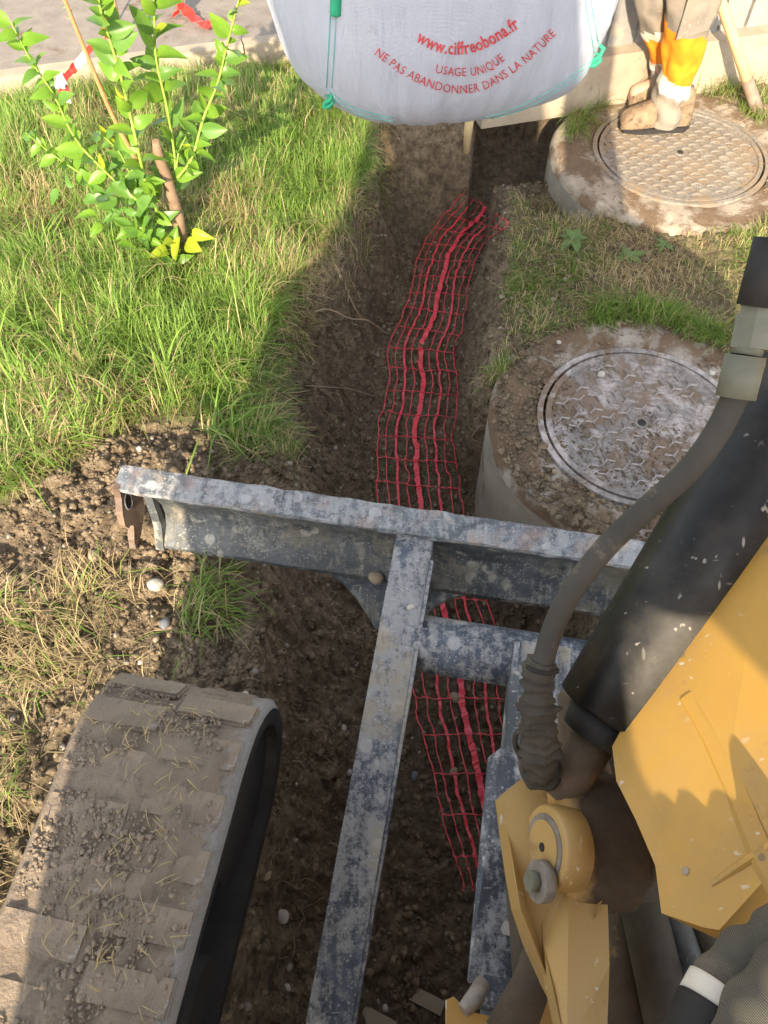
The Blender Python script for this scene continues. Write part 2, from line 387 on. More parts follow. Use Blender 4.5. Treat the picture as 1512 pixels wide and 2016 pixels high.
# ------------------------------------------------------------------ GROUND
def build_ground():
    def axis(lo, hi, step, far, n):
        a = np.arange(lo, hi, step); g = np.geomspace(.03, far, n)
        return np.concatenate([(lo-g)[::-1], a, a[-1]+g])
    xs = axis(-1.75, 1.95, .0088, 150, 26); ys = axis(-.30, 3.9, .0088, 150, 26)
    X, Y = np.meshgrid(xs, ys); hx = np.clip(X, -3, 3); hy = np.clip(Y, -1.5, 5)
    Z = H(hx, hy); far = np.maximum(np.abs(X)-2.0, np.maximum(-.4-Y, Y-4.0)); Z = np.where(far > .3, np.clip(Z, -.03, .02)-0.01, Z)
    nx, ny = len(xs), len(ys); co = np.stack([X, Y, Z], -1).reshape(-1, 3)
    # horizontal roughness on the cut faces
    gy, gx = np.gradient(Z); st = np.clip((np.abs(gx)+np.abs(gy)).ravel()/.01, 0, 1)
    co[:, 0] += st*.010*(fbm(co[:, 1]*30, co[:, 2]*30, 3, 50)-.5)*2*(far.ravel() < .1)
    co[:, 1] += st*.010*(fbm(co[:, 0]*30, co[:, 2]*30, 3, 51)-.5)*2*(far.ravel() < .1)
    idx = np.arange(nx*ny).reshape(ny, nx)
    q = np.stack([idx[:-1, :-1], idx[:-1, 1:], idx[1:, 1:], idx[1:, :-1]], -1).reshape(-1, 4)
    me = bpy.data.meshes.new('ground'); me.vertices.add(len(co)); me.vertices.foreach_set('co', co.ravel())
    me.loops.add(q.size); me.loops.foreach_set('vertex_index', q.ravel().astype(np.int32))
    me.polygons.add(len(q)); me.polygons.foreach_set('loop_start', np.arange(0, q.size, 4, dtype=np.int32))
    me.update(calc_edges=True); me.polygons.foreach_set('use_smooth', [True]*len(q))
    s = soilmask(X, Y).ravel(); d = trench(X, Y).ravel()
    a = me.attributes.new('soil', 'FLOAT', 'POINT'); a.data.foreach_set('value', s.astype(np.float32))
    n = fbm(X.ravel()*3, Y.ravel()*3, 3, 77)
    a = me.attributes.new('damp', 'FLOAT', 'POINT'); a.data.foreach_set('value', np.clip(d*(.3+.9*n)*1.15-.05, 0, 1).astype(np.float32))
    me.materials.append(MG); o = bpy.data.objects.new('ground', me); COL.objects.link(o); tag(o, kind='structure')
build_ground()

FD = Vector((math.cos(R(15.2)), math.sin(R(15.2)), 0)); FN = Vector((-FD.y, FD.x, 0)); UP = Vector((0, 0, 1))
# pavement with its kerb, top left; yard behind the fence
k0 = at(0, 155, .1)
def kerbpt(s, off=0, z=.1): p = k0+FD*s+FN*off; p.z = z; return p
o = prism('pavement', [kerbpt(-3, .07, .098), kerbpt(6, .07, .098), kerbpt(6, 6, .098), kerbpt(-3, 6, .098)], (0, 0, -.2), MPAVE, bevel=0); tag(o, kind='structure')
kerb = empty('kerb', kerbpt(0, 0, 0), 'weathered beige concrete kerb edging the pavement behind the citrus plant', 'kerb')
for i in range(-2, 4):
    L_ = .60
    bm = bmesh.new(); add_box(bm, kerbpt(.2+i*L_, .035, -.045), FD, FN, UP, L_-.006, .068, .30+.002*(i % 2))
    bmobj('kerb_stone', bm, MPLINTH, kerb, bevel=.008)

# fence on its concrete plinth
f0 = Vector((.43, 3.39+.2714*(.43-.717), 0))
fence = empty('fence', f0, 'grey vertical board fence on a beige concrete plinth behind the worker', 'fence')
def fp(s, off, z): return f0+FD*s+FN*off+UP*z
def seg_plinth():
    for i in range(3):
        bm = bmesh.new(); add_box(bm, fp(.5+i*1.0, .09, .105), FD, FN, UP, .996, .18, .24)
        bmobj('plinth_block', bm, MPLINTH, fence, bevel=.006)
seg_plinth()
MFEN = mat_simple('grey_fence_paint', (.22, .22, .21), (.30, .29, .27), 5, .55, 60, .2, .001, .45, (.36, .32, .26))
MFEND = mat_simple('dark_grey_frame', (.10, .105, .11), (.14, .14, .14), 6, .5, 60, .2, .001, .5)
bb = None
for i in range(22):
    s = .10+i*.135; c = fp(s, .085, .225+.80)
    if bb is None:
        bm = bmesh.new(); add_box(bm, c, FD, FN, UP, .118, .022, 1.6); bb = bmobj('board', bm, MFEN, fence, bevel=.003)
    else:
        o = bb.copy(); COL.objects.link(o); o.location = c-f0
box('rail', fp(1.5, .115, .36), FD, FN, UP, 3.0, .03, .05, MFEND, fence); box('rail', fp(1.5, .115, 1.6), FD, FN, UP, 3.0, .03, .05, MFEND, fence)
for s in (.04, 1.0, 2.0, 3.0): box('post', fp(s, .145, 1.02), FD, FN, UP, .05, .03, 1.6, MFEND, fence)

# ------------------------------------------------------------------ MANHOLES
def lathe(name, c, prof, mat, parent, seg=72, wob=0, smooth=True):
    v = []; f = []; n = len(prof)
    for i in range(seg):
        a = 2*math.pi*i/seg
        for j, (r, z) in enumerate(prof):
            q = mnoise.noise(Vector((math.cos(a)*r*6+c[0]*3, math.sin(a)*r*6, z*5)))*wob
            q2 = mnoise.noise(Vector((math.cos(a)*r*9, math.sin(a)*r*9+c[1], z*5+9)))*wob*.5
            v.append((c[0]+(r+(q if r > .37 else 0))*math.cos(a), c[1]+(r+(q if r > .37 else 0))*math.sin(a), c[2]+z+(q2 if j > 0 and r > .37 else 0)))
    for i in range(seg):
        for j in range(n-1): f.append((i*n+j, i*n+j+1, ((i+1) % seg)*n+j+1, ((i+1) % seg)*n+j))
    o = pyobj(name, v, f, mat, parent, smooth=False)
    if smooth:
        o.data.set_sharp_from_angle(angle=R(35)) if hasattr(o.data, 'set_sharp_from_angle') else None
        for p in o.data.polygons: p.use_smooth = True
    return o
def rib_y():
    bm = bmesh.new()
    for a in (90, 210, 330):
        d = Vector((math.cos(R(a)), math.sin(R(a)), 0)); add_box(bm, d*.0125+UP*.0010, d, Vector((-d.y, d.x, 0)), UP, .027, .0050, .0060)
    me = bpy.data.meshes.new('rib'); bm.to_mesh(me); bm.free(); return me
def rib_z():
    bm = bmesh.new()
    for a, o in ((28, -.012), (-28, .012)):
        d = Vector((math.cos(R(a)), math.sin(R(a)), 0)); add_box(bm, Vector((o, 0, .001)), d, Vector((-d.y, d.x, 0)), UP, .030, .008, .0085)
    me = bpy.data.meshes.new('rib'); bm.to_mesh(me); bm.free(); return me
def manhole(c, rc, rcol, mcol, mcov, ribs, label, base=None, colh=.32, rot=0):
    root = empty('manhole', Vector((c[0], c[1], -.3)), label, 'manhole')
    C3 = (c[0], c[1], 0)
    lathe('concrete_collar', C3, [(rc+.028, -.06), (rc+.028, .0), (rc+.08, .004), (rcol-.05, .004), (rcol-.016, -.004), (rcol-.004, -.018), (rcol, -.040)], mcol, root, 96, .012)
    lathe('collar_wall', C3, [(rcol-.004, -.034), (rcol-.003, -.12), (rcol-.003, -colh), (rcol-.003, -.56)], MCSIDE, root, 96, .012)
    fr = lathe('cover_frame', C3, [(rc+.006, -.05), (rc+.006, .010), (rc+.024, .010), (rc+.027, -.02)], mcov, root, 96)
    cv = lathe('cover', C3, [(.0001, .004), (.03, .004), (.1, .004), (.2, .004), (rc-.022, .004), (rc-.020, .010), (rc-.003, .010), (rc-.002, -.03)], mcov, root, 96)
    me = rib_y() if ribs == 'y' else rib_z(); me.materials.append(mcov); wc = wloc(cv)
    sx, sy = (.058, .050) if ribs == 'y' else (.062, .036); k = 0
    for j in range(-14, 15):
        for i in range(-9, 10):
            x = (i+.5*(j % 2))*sx; y = j*sy
            if math.hypot(x, y) > rc-.045 or math.hypot(x, y) < .03: continue
            if ribs == 'y' and (i+j) % 7 == 3: continue
            o = bpy.data.objects.new('rib', me); COL.objects.link(o); o.parent = cv
            p = Vector((x, y, 0)); p.rotate(Matrix.Rotation(rot, 3, 'Z'))
            o.location = Vector((c[0], c[1], .0045))+p-wc; o.rotation_euler = (0, 0, rot+(math.pi if (ribs == 'y' and j % 2) else 0)); k += 1
    tube('lifting_socket', [(c[0], c[1], -.002), (c[0], c[1], .0085)], .022, MBOLT, root, 16)
    tube('socket_hole', [(c[0], c[1], .006), (c[0], c[1], .0092)], .014, MRUB, root, 12)
    if base:
        br = lathe('base_ring', C3, [(base-.10, -.19), (base-.01, -.17), (base, -.19), (base, -.55)], MCSIDE, root, 80, .008)
        bm = bmesh.new(); bm.from_mesh(br.data); cc_ = wloc(br)     # only the arc laid bare by the digging; the rest is under the soil
        bmesh.ops.delete(bm, geom=[f_ for f_ in bm.faces if f_.calc_center_median().y+cc_.y > 3.08 or f_.calc_center_median().x+cc_.x > 1.2], context='FACES'); bm.to_mesh(br.data); bm.free()
    return root
manhole(M1, .308, .49, MCON2, MCOV1, 'y', 'nearer round manhole, mud-covered concrete collar and cast cover with star-shaped ribs beside the hose', rot=R(18))
manhole(M2, .345, .545, MCON, MCOV2, 'z', 'farther round manhole with zigzag-ribbed dusty cover on which the worker stands', base=.77, rot=R(-10))

# ------------------------------------------------------------------ BULK BAG
BC = Vector((.133, 2.27, 0)); BR = .470; BZ0 = .715; YAW = R(10)
def bag_pt(phi, s):
    """s in 0..1 bottom middle -> rim of the bottom, 1..3 up the wall"""
    if s < 1: t = s; z = BZ0+.30*(1-(1-t**2.3)**(1/2.3)); rho = t
    else: z = BZ0+.30+(s-1)*.55; rho = 1.0+.02*math.sin((s-1)*1.5)-.06*max(0, s-2.2)
    e = 3.0; c, q = math.cos(phi), math.sin(phi)
    r = BR*rho/((abs(c)**e+abs(q)**e)**(1/e))*(.93)
    corner = abs(math.sin(2*phi))
    z -= .0*corner
    fold = .0050*math.sin(phi*38+5*mnoise.noise(Vector((phi*3, z*3, 1))))*(.5+mnoise.noise(Vector((phi*5, z*2, 7))))*min(1, max(0, s-.6)*1.5)*2.0+.014*mnoise.noise(Vector((c*3, q*3, z*4)))
    fold += .0035*mnoise.noise(Vector((c*16, q*16, z*3)))
    fold += .006*mnoise.noise(Vector((c*14, q*14, z*2.2+4)))
    r += fold
    x, y = r*c, r*q
    a = YAW; X, Y = x*math.cos(a)-y*math.sin(a), x*math.sin(a)+y*math.cos(a)
    z += .012*mnoise.noise(Vector((X*4, Y*4, 2)))
    return Vector((BC.x+X, BC.y+Y, z))
kb = NB('woven_white_polypropylene')
cb = kb.mix(kb.ramp(kb.noise(3, 5), .35, .7), (.60, .62, .70), (.51, .53, .62))
cb = kb.mix(kb.ramp(kb.noise(9, 6, .75), .64, .73, 0, .55), cb, (.36, .34, .29))
cb = kb.mix(kb.ramp(kb.noise(60, 6, .8), .70, .76, 0, .7), cb, (.16, .15, .13))
wv = kb.n('ShaderNodeTexWave', wave_type='BANDS', bands_direction='Z'); wv.inputs['Scale'].default_value = 120; kb.L(kb.tc.outputs['Object'], wv.inputs['Vector'])
MBAG = kb.fin(cb, .55, kb.add(kb.mul(wv.outputs['Fac'], .12), kb.noise(14, 6, .6, kb.stretch((2.8, 2.8, .35)))), .8, .014, spec=.35)
bag = empty('bulk_bag', (BC.x, BC.y, BZ0), 'full white woven bulk bag with red lettering hanging above the trench', 'bulk bag')
ns, nphi = 60, 240; v = []; f = []
svals = [i/24 for i in range(25)]+[1+i*.05 for i in range(1, 37)]
for s in svals:
    for i in range(nphi): v.append(bag_pt(2*math.pi*i/nphi, max(s, .0005)))
for j in range(len(svals)-1):
    for i in range(nphi): f.append((j*nphi+i, j*nphi+(i+1) % nphi, (j+1)*nphi+(i+1) % nphi, (j+1)*nphi+i))
vt = len(v); v.append(Vector((BC.x, BC.y, v[-1].z+.05)))
for i in range(nphi): f.append(((len(svals)-1)*nphi+i, (len(svals)-1)*nphi+(i+1) % nphi, vt))
bagbvh = BVHTree.FromPolygons(v, f)
pyobj('bag_body', v, f, MBAG, bag, smooth=True)
CO = Vector((0, 0, CAMH))
def onbag(px, py, off=.002):
    loc, nor, i, d = bagbvh.ray_cast(CO, ray(px, py).normalized())
    if loc is None: return None
    if nor.dot(ray(px, py)) > 0: nor = -nor
    return loc+nor*off
MRED = mat_simple('red_print', (.50, .035, .045), (.60, .10, .10), 60, .6, 60, .1, .0005)
MGRN = mat_simple('green_webbing', (.02, .30, .15), (.04, .40, .22), 40, .7, 300, .5, .001)
MSEAM = mat_simple('turquoise_stitching', (.10, .42, .38), (.22, .52, .48), 60, .7, 300, .5, .001)
def print_text(name, txt, path, cap, bold):
    cu = bpy.data.curves.new('lettering', 'FONT'); cu.body = txt; cu.size = 1; cu.offset = bold; cu.space_character = 1.05; cu.resolution_u = 3
    to = bpy.data.objects.new('lettering_tmp', cu); COL.objects.link(to)
    dg = bpy.context.evaluated_depsgraph_get(); me = bpy.data.meshes.new_from_object(to.evaluated_get(dg))
    bpy.data.objects.remove(to); bpy.data.curves.remove(cu)
    P = spline([(a, b, 0) for a, b in path], 12); L = [0]
    for a, b in zip(P, P[1:]): L.append(L[-1]+(b-a).length)
    xs = [q.co.x for q in me.vertices]; x0, x1 = min(xs), max(xs); cp = .70
    bm = bmesh.new(); bm.from_mesh(me); bmesh.ops.triangulate(bm, faces=bm.faces)
    for q in bm.verts:
        s = (q.co.x-x0)/(x1-x0)*L[-1]; k = min(len(P)-2, max(0, int(np.searchsorted(L, s))-1))
        t = (s-L[k])/max(1e-6, L[k+1]-L[k]); p = P[k].lerp(P[k+1], t); tg = (P[k+1]-P[k]).normalized()
        nn = Vector((tg.y, -tg.x, 0)); p = p+nn*(q.co.y/cp*cap)
        w = onbag(p.x, p.y, .0022); q.co = w if w else bag_pt(0, 1)
    bmobj(name, bm, MRED, bag)
print_text('lettering', 'www.ciffreobona.fr', [(818, 79), (852, 98), (891, 106), (931, 102), (970, 86), (1024, 52)], 25, .022)
print_text('lettering', 'USAGE UNIQUE', [(857, 142), (890, 148), (930, 148), (960, 140), (994, 117)], 17, .0)
print_text('lettering', 'NE PAS ABANDONNER DANS LA NATURE', [(737, 107), (794, 147), (852, 174), (906, 183), (965, 171), (1038, 122), (1095, 67)], 17, .0)
def seam(path, rad, mat, name, sub=14, off=.0015):
    pts = [onbag(p.x, p.y, off) for p in spline([(a, b, 0) for a, b in path], sub)]; pts = [p for p in pts if p]
    if len(pts) > 3: return tube(name, pts, rad, mat, bag, 6)
for dx in (0, 11):
    seam([(653+dx, -60), (652+dx, 0), (648+dx, 90), (643+dx, 172)], .0013, MSEAM, 'seam')
    seam([(1146+dx, -60), (1152+dx, 0), (1162+dx, 60), (1170+dx, 104)], .0013, MSEAM, 'seam')
    seam([(645, 176+dx*.8), (700, 212+dx*.8), (775, 232+dx*.6)], .0012, MSEAM, 'seam')
    seam([(1180, 104+dx*.9), (1110, 160+dx*.9), (1030, 205+dx*.8), (950, 232+dx*.5)], .0012, MSEAM, 'seam')
seam([(664, -90), (663, -30), (661, 28)], .013, MGRN, 'lifting_strap', 8, .002)
for cx, cy in ((647, 184), (1172, 102)):
    b0 = onbag(cx, cy, .004)
    if b0:
        pts = [b0+Vector((.014*math.sin(t*5), .004*math.cos(t*7)-.004, .02*math.cos(t*3.1)-.01*t)) for t in [i*.25 for i in range(9)]]
        tube('tied_tuft', pts, [.004, .006, .005, .007, .005, .006, .004, .004, .002], MGRN, bag, 7)
HOOK = Vector((.158, 2.27, 2.55))
for ph in (45, 135, 225, 315):
    a = bag_pt(R(ph), 2.7)
    tube('lifting_strap', [a-UP*.12, a, a.lerp(HOOK, .5)+Vector((0, 0, .03)), HOOK], [.016, .014, .012, .012], MGRN, bag, 8)

# ------------------------------------------------------------------ EXCAVATOR
UF = Vector((math.sin(R(10)), math.cos(R(10)), 0)); UA = Vector((UF.y, -UF.x, 0))   # undercarriage forward / right
exc = empty('mini_excavator', Vector((.15, -.6, 0)), 'yellow compact digger whose track, dozer blade, hoses and boom foot fill the foreground', 'excavator')
def sec_loft(name, A, B, prof, mat, parent=None, smooth=False, rows=40, wob=.0):
    """profile of (forward, up) points swept from A to B"""
    v = []; f = []; n = len(prof)
    for i in range(rows+1):
        c = A.lerp(B, i/rows)
        for j, (a, z) in enumerate(prof):
            q = wob*mnoise.noise(Vector((i*.35, j*1.7, 3)))
            v.append(c+UF*(a+q)+UP*(z+q*.6))
    for i in range(rows):
        for j in range(n): f.append((i*n+j, i*n+(j+1) % n, (i+1)*n+(j+1) % n, (i+1)*n+j))
    f.append(tuple(range(n))[::-1]); f.append(tuple(rows*n+j for j in range(n)))
    o = pyobj(name, v, f, mat, parent, smooth); return o
BL = at(218, 962, .33); BRt = BL+UA*1.78
blade = sec_loft('blade_plate', BL+UA*.085, BRt, [(.002, -.005), (.012, -.04), (.026, -.08), (.024, -.12), (.006, -.155), (-.035, -.190), (-.035, -.205), (.02, -.175), (.044, -.13), (.05, -.08), (.035, -.04), (.03, -.005)], MSTD, exc, rows=60, wob=.002)
blade.data.set_sharp_from_angle(angle=R(40)) if hasattr(blade.data, 'set_sharp_from_angle') else None
sec_loft('top_flange', BL+UA*.004, BRt, [(0, 0), (0, -.012), (.07, -.012), (.074, -.003), (.072, .004), (.062, .0055)], MSTTOP, blade, rows=90, wob=.004)
# end plate with slotted hole
MENDR = mat_steel('rusty_end_steel', (.11, .070, .050), (.33, .28, .22), .53, (.25, .18, .12), .30, rust=True)
def endplate():
    A = BL+UA*.004
    prof = [(.072, .002), (.0, .002), (-.006, -.03), (-.030, -.07), (-.040, -.105), (-.034, -.128), (-.020, -.134), (-.012, -.148), (-.020, -.165), (-.035, -.185), (-.045, -.215), (.0, -.21), (.06, -.17), (.085, -.09)]
    pts = [A+UF*a+UP*z for a, z in prof]
    o = prism('end_plate', pts, UA*.018, MENDR, blade, bevel=.003)
    c = A+UF*.012+UP*-.068
    tube('slot_ring', [c+UA*.017+UF*.017*math.cos(t)+UP*  .026*math.sin(t) for t in [i*math.pi/10 for i in range(20)]]+[c+UA*.017+UF*.017], .003, MSTTOP, o, 6)
    pp = [c+UA*.0165+UF*.015*math.cos(t)+UP*.024*math.sin(t) for t in [i*math.pi/10 for i in range(20)]]
    prism('slot', pp, UA*.0015, MRUB, o, bevel=0)
endplate()
sec_loft('stiffener', BL+UA*.082, BL+UA*.104, [(0, -.012), (-.006, -.07), (-.012, -.13), (-.045, -.20), (-.025, -.205), (.01, -.14), (.02, -.012)], MSTD, blade, rows=2)
# arms
a1 = at(808, 1105, .315); a1e = at(642, 2040, .045); a1e += (a1e-a1)*.18
def arm(name, a, b, w, h, mat, parent=None):
    d = (b-a).normalized(); s = d.cross(UP).normalized(); u = s.cross(d)
    o = box(name, (a+b)/2-u*h/2, d, s, u, (b-a).length, w, h, mat, parent, bevel=.009); return o
arml = arm('blade_arm', a1+UF*.075, a1e, .090, .11, MST, exc)
d_ = (a1e-a1).normalized()
box('arm_flange', (a1+a1e)/2+UA*.049-UP*.045, d_, UA, UA.cross(d_), (a1e-a1).length+.05, .008, .060, MST, arml, bevel=.002)
a2 = a1+UA*.66
armr = arm('blade_arm', a2+UF*.075, a2-UF*1.2, .096, .12, MST, exc)
b2 = at(1075, 1268, .262)
arm('tube_bracket', b2+UF*.0, b2-UF*.45-UP*.04, .115, .10, MST, exc)
box('bracket_rib', b2-UF*.14-UA*.066-UP*.04, UF, UA, UP, .26, .012, .10, MST, exc, bevel=.002)
box('bracket_rib', b2-UF*.10+UA*.02-UP*.0, UF, UA, UP, .18, .012, .03, MST, exc, bevel=.002)
c1 = at(842, 1268, .190); c2 = c1+UA*.60; c1 = c1-UA*.06
tube('cross_tube', [c1, c1.lerp(c2, .33), c1.lerp(c2, .66), c2], .068, MST, exc, 40)
# gussets between blade and arm
def gusset(px, ext=-.014):
    pts = [at(x, y, .115) for x, y in px]; return prism('gusset', pts, UP*ext, MSTD, exc, bevel=.002)
gusset([(560, 1085), (600, 1108), (640, 1122), (675, 1145), (702, 1175), (722, 1205), (742, 1240), (790, 1240), (800, 1080)])
gusset([(835, 1060), (975, 1160), (925, 1166), (880, 1178), (845, 1200), (832, 1230), (820, 1225)])
# guard plate over the blade cylinder
gp = [D(962, 1492, 1.30), D(985, 1474, 1.30), D(1040, 1480, 1.30), D(1150, 1560, 1.28), D(1150, 1960, 1.12), D(1030, 1955, 1.12), D(922, 1935, 1.12)]
gpl = prism('guard_plate', gp, Vector((.0, .004, -.014)), MSTP, exc, bevel=.004)
for (x, y, dd, r) in ((1004, 1830, 1.165, .016),):
    c = D(x, y, dd); n = ((gp[1]-gp[0]).cross(gp[6]-gp[0])).normalized(); n = n if n.z > 0 else -n
    w = tube('washer', [c-n*.002, c+n*.004], .019, MBOLT, gpl, 24); tube('bolt_head', [c+n*.004, c+n*.013], .011, MBOLT, w, 6)
c = D(970, 1862, 1.15); tube('bolt_hole', [c-n*.002, c+n*.002], .006, MRUB, gpl, 14)
box('cylinder_housing', (D(985, 1560, 1.42)+D(1000, 1850, 1.30))/2+Vector((.08, 0, -.10)), UA, UF, UP, .16, .55, .14, MSTD, exc, bevel=.01)
box('bracket_plate', D(1003, 1415, 1.42), UF, UA, UP, .16, .014, .07, MSTD, exc, bevel=.006)
# ---- rubber tracks
def track(c0, label_front, zt=.43, w=.350, back=1.75):
    r = zt/2; prof = []
    for i in range(13):
        a = math.pi/2-math.pi*i/12; prof.append((math.cos(a)*r, r+math.sin(a)*r))
    for i in range(13):
        a = -math.pi/2-math.pi*i/12; prof.append((-back+math.cos(a)*r, r+math.sin(a)*r))
    # resample evenly
    L = [0]; P = prof+[prof[0]]
    for a, b in zip(P, P[1:]): L.append(L[-1]+math.hypot(b[0]-a[0], b[1]-a[1]))
    N = 180; pts = []
    for i in range(N):
        s = L[-1]*i/N; k = int(np.searchsorted(L, s, 'right'))-1; t = (s-L[k])/max(1e-9, L[k+1]-L[k])
        pts.append((P[k][0]+(P[k+1][0]-P[k][0])*t, P[k][1]+(P[k+1][1]-P[k][1])*t))
    cy = r; v = []; f = []; M = 26
    def inner(p, th):
        q = (min(0, max(-back, p[0])), cy); d = (p[0]-q[0], p[1]-q[1]); l = math.hypot(*d); return (p[0]-d[0]/l*th, p[1]-d[1]/l*th)
    for i, p in enumerate(pts):
        for j in range(M+1):
            a = -w/2+w*j/M; e = .016*max(0, (abs(a)-w/2+.012)/.012)
            nz = .010*mnoise.noise(Vector((a*16+c0.x*9, i*.42, 1)))+.008*mnoise.noise(Vector((a*40, i*1.3, 5)))
            q = inner(p, e-nz*(1 if abs(a) < w/2-.03 else .2)); v.append(c0+UF*q[0]+UA*a+UP*q[1])
        for a in (w/2, -w/2):
            q = inner(p, .05); v.append(c0+UF*q[0]+UA*a*.99+UP*q[1])
    W = M+3
    for i in range(N):
        k = (i+1) % N
        for j in range(M): f.append((i*W+j, i*W+j+1, k*W+j+1, k*W+j))
        f.append((i*W+M, i*W+M+1, k*W+M+1, k*W+M)); f.append((i*W+M+1, i*W+M+2, k*W+M+2, k*W+M+1)); f.append((i*W+M+2, i*W, k*W, k*W+M+2))
    t = pyobj('rubber_track', v, f, MBELT, exc, smooth=True)
    me = t.data; me.materials.append(MRUB)
    for i, p in enumerate(me.polygons):
        if (i % (M+3)) >= M: p.material_index = 1; p.use_smooth = False
    # wheels and frame filling the loop
    for s in [0]+[-.35*i for i in range(1, 5)]+[-back]:
        rr = r-.052 if s in (0, -back) else .07; zz = cy if s in (0, -back) else .052+.07
        cc = c0+UF*s+UP*zz; tube('track_wheel', [cc-UA*w*.42, cc+UA*w*.42], rr, MRUB, t, 28)
    cc = c0-UF*back/2+UP*cy; box('track_frame', cc, UF, UA, UP, back*.8, w*.7, .12, MSTD, t, bevel=.01)
    return t, pts, inner
TC = Vector((-.424, .5, 0))+UF*-.09
tl, tpts, tinner = track(TC, 'l')
# tread lugs (staggered blocks) on the part of the left track that shows
lugbm = bmesh.new(); add_box(lugbm, Vector((0, 0, 0)), Vector((1, 0, 0)), Vector((0, 1, 0)), UP, .158, .066, .014)
bmesh.ops.bevel(lugbm, geom=list(lugbm.edges), offset=.005, segments=2, affect='EDGES'); lugme = bpy.data.meshes.new('tread_lug'); lugbm.to_mesh(lugme); lugbm.free(); lugme.materials.append(MTRK)
lw = wloc(tl)
for k in range(12):
    for side in (-1, 1):
        s = .18-k*.098-(.049 if side > 0 else 0)           # distance along the run measured from the idler axle
        if s > 0:
            a = s/.215; q = (math.sin(a)*.2185, .215+math.cos(a)*.2185); tl_ang = -a
        else: q = (s, .4335); tl_ang = 0
        o = bpy.data.objects.new('tread_lug', lugme); COL.objects.link(o); o.parent = tl
        o.location = TC+UF*q[0]+UA*(side*.085)+UP*(q[1]-.0072+random.uniform(-.003, .002))-lw
        mr = Matrix((UA, UF, UP)).transposed() @ Matrix.Rotation(tl_ang, 3, 'X') @ Matrix.Rotation(random.uniform(-.03, .03), 3, 'Z')
        o.rotation_euler = mr.to_euler()
track(TC+UA*1.50, 'r')
box('undercarriage_frame', Vector((.22, -.95, .33)), UF, UA, UP, 1.0, 1.1, .14, MSTD, exc, bevel=.02)
tube('slew_ring', [(.15, -.65, .40), (.15, -.65, .52)], .34, MSTD, exc, 40)
# ---- unseen upper body, seat and canopy, outlines shaped to cast the ground shade
bm = bmesh.new(); prism_bm([(.87, -.50, .52), (.87, -.50, 1.50), (.80, -.50, 1.56), (.37, -.50, 1.59), (.36, -.50, 1.47), (.14, -.50, 1.47), (.13, -.50, 1.60), (-.62, -.50, 1.60), (-.75, -.50, 1.50), (-.75, -.50, 1.03), (-.610, -.50, 1.0), (-.610, -.50, .52)], (0, -.95, 0), bm)  # outline fitted to the shadow edge, notch lets sun reach the boom
bmobj('shade_engine_cover', bm, MYEL, exc, bevel=.03)
bm = bmesh.new(); prism_bm([(-.64, -.47, 1.58), (.13, -.47, 1.58), (.14, -.47, 1.65), (.36, -.47, 1.64), (.37, -.47, 1.57), (.80, -.47, 1.55), (.28, -.47, 1.84), (-.56, -.47, 1.84)], (0, -.10, 0), bm); bmobj('shade_backrest', bm, MRUB, exc, bevel=.02)  # backrest drawn as an unseen shade caster, its notch continues the sun gap
box('seat', Vector((-.18, -.40, 1.22)), Vector((1, 0, 0)), Vector((0, 1, 0)), UP, .5, .16, .12, MRUB, exc, bevel=.03)
roof = box('shade_roof', Vector((-.26, -.84, 2.38)), Vector((1, 0, 0)), Vector((0, 1, 0)), UP, .72, 1.94, .05, MYEL, exc, bevel=.015)  # added roof out of view, sized to shade the bag and trench end
for x, y in ((-.60, -.75), (.06, -.75)): tube('shade_roof_post', [(x, y, 1.5), (x, y, 2.36)], .022, MBLK, exc, 12)

# ---- boom foot, boom, boom cylinder
pe = [D(1186, 1522, .80), D(1205, 1470, .84), D(1282, 1385, .86), D(1330, 1315, .86), D(1512, 1012, .84), D(1600, 860, .84), D(1790, 1010, .78), D(1770, 1430, .70), D(1650, 1640, .66), D(1512, 1752, .66), D(1418, 1832, .66), D(1385, 1826, .67), D(1268, 1782, .69), D(1262, 1690, .72), D(1225, 1600, .76)]
bn = ((pe[4]-pe[1]).cross(pe[11]-pe[1])).normalized(); bn = bn if bn.dot(CO-pe[1]) > 0 else -bn
c0 = pe[1]; pl = [p-bn*((p-c0).dot(bn))*.9 for p in pe]
boom = prism('boom', pl, -bn*.17, MYEL, exc, bevel=.006)
def onplate(px, py, off=.0):
    d = ray(px, py).normalized(); t = (c0-CO).dot(bn)/d.dot(bn); return CO+d*t+bn*off
for path, w in (([(1350, 1370), (1395, 1450), (1450, 1570), (1500, 1690), (1560, 1800)], .022), ([(1560, 1640), (1500, 1672), (1440, 1712), (1400, 1740)], .008)):
    v = []; f = []
    P = [onplate(x, y) for x, y in path]
    for q, p in enumerate(P):
        tg = (P[min(q+1, len(P)-1)]-P[max(0, q-1)]).normalized(); sd_ = tg.cross(bn)
        v += [p-sd_*w*.5-bn*.001, p-sd_*w*.25+bn*.0010, p+sd_*w*.25+bn*.0010, p+sd_*w*.5-bn*.001]
    for q in range(len(P)-1):
        for k in range(3): f.append((q*4+k, q*4+k+1, q*4+k+5, q*4+k+4))
    f += [(3, 2, 1, 0), ((len(P)-1)*4, (len(P)-1)*4+1, (len(P)-1)*4+2, (len(P)-1)*4+3)]
    pyobj('weld_ridge', v, f, MYEL, boom)
for x, y in ((1350, 1715),):
    c = onplate(x, y); tube('paint_chip', [c, c+bn*.001], .004, MPLINTH, boom, 6)
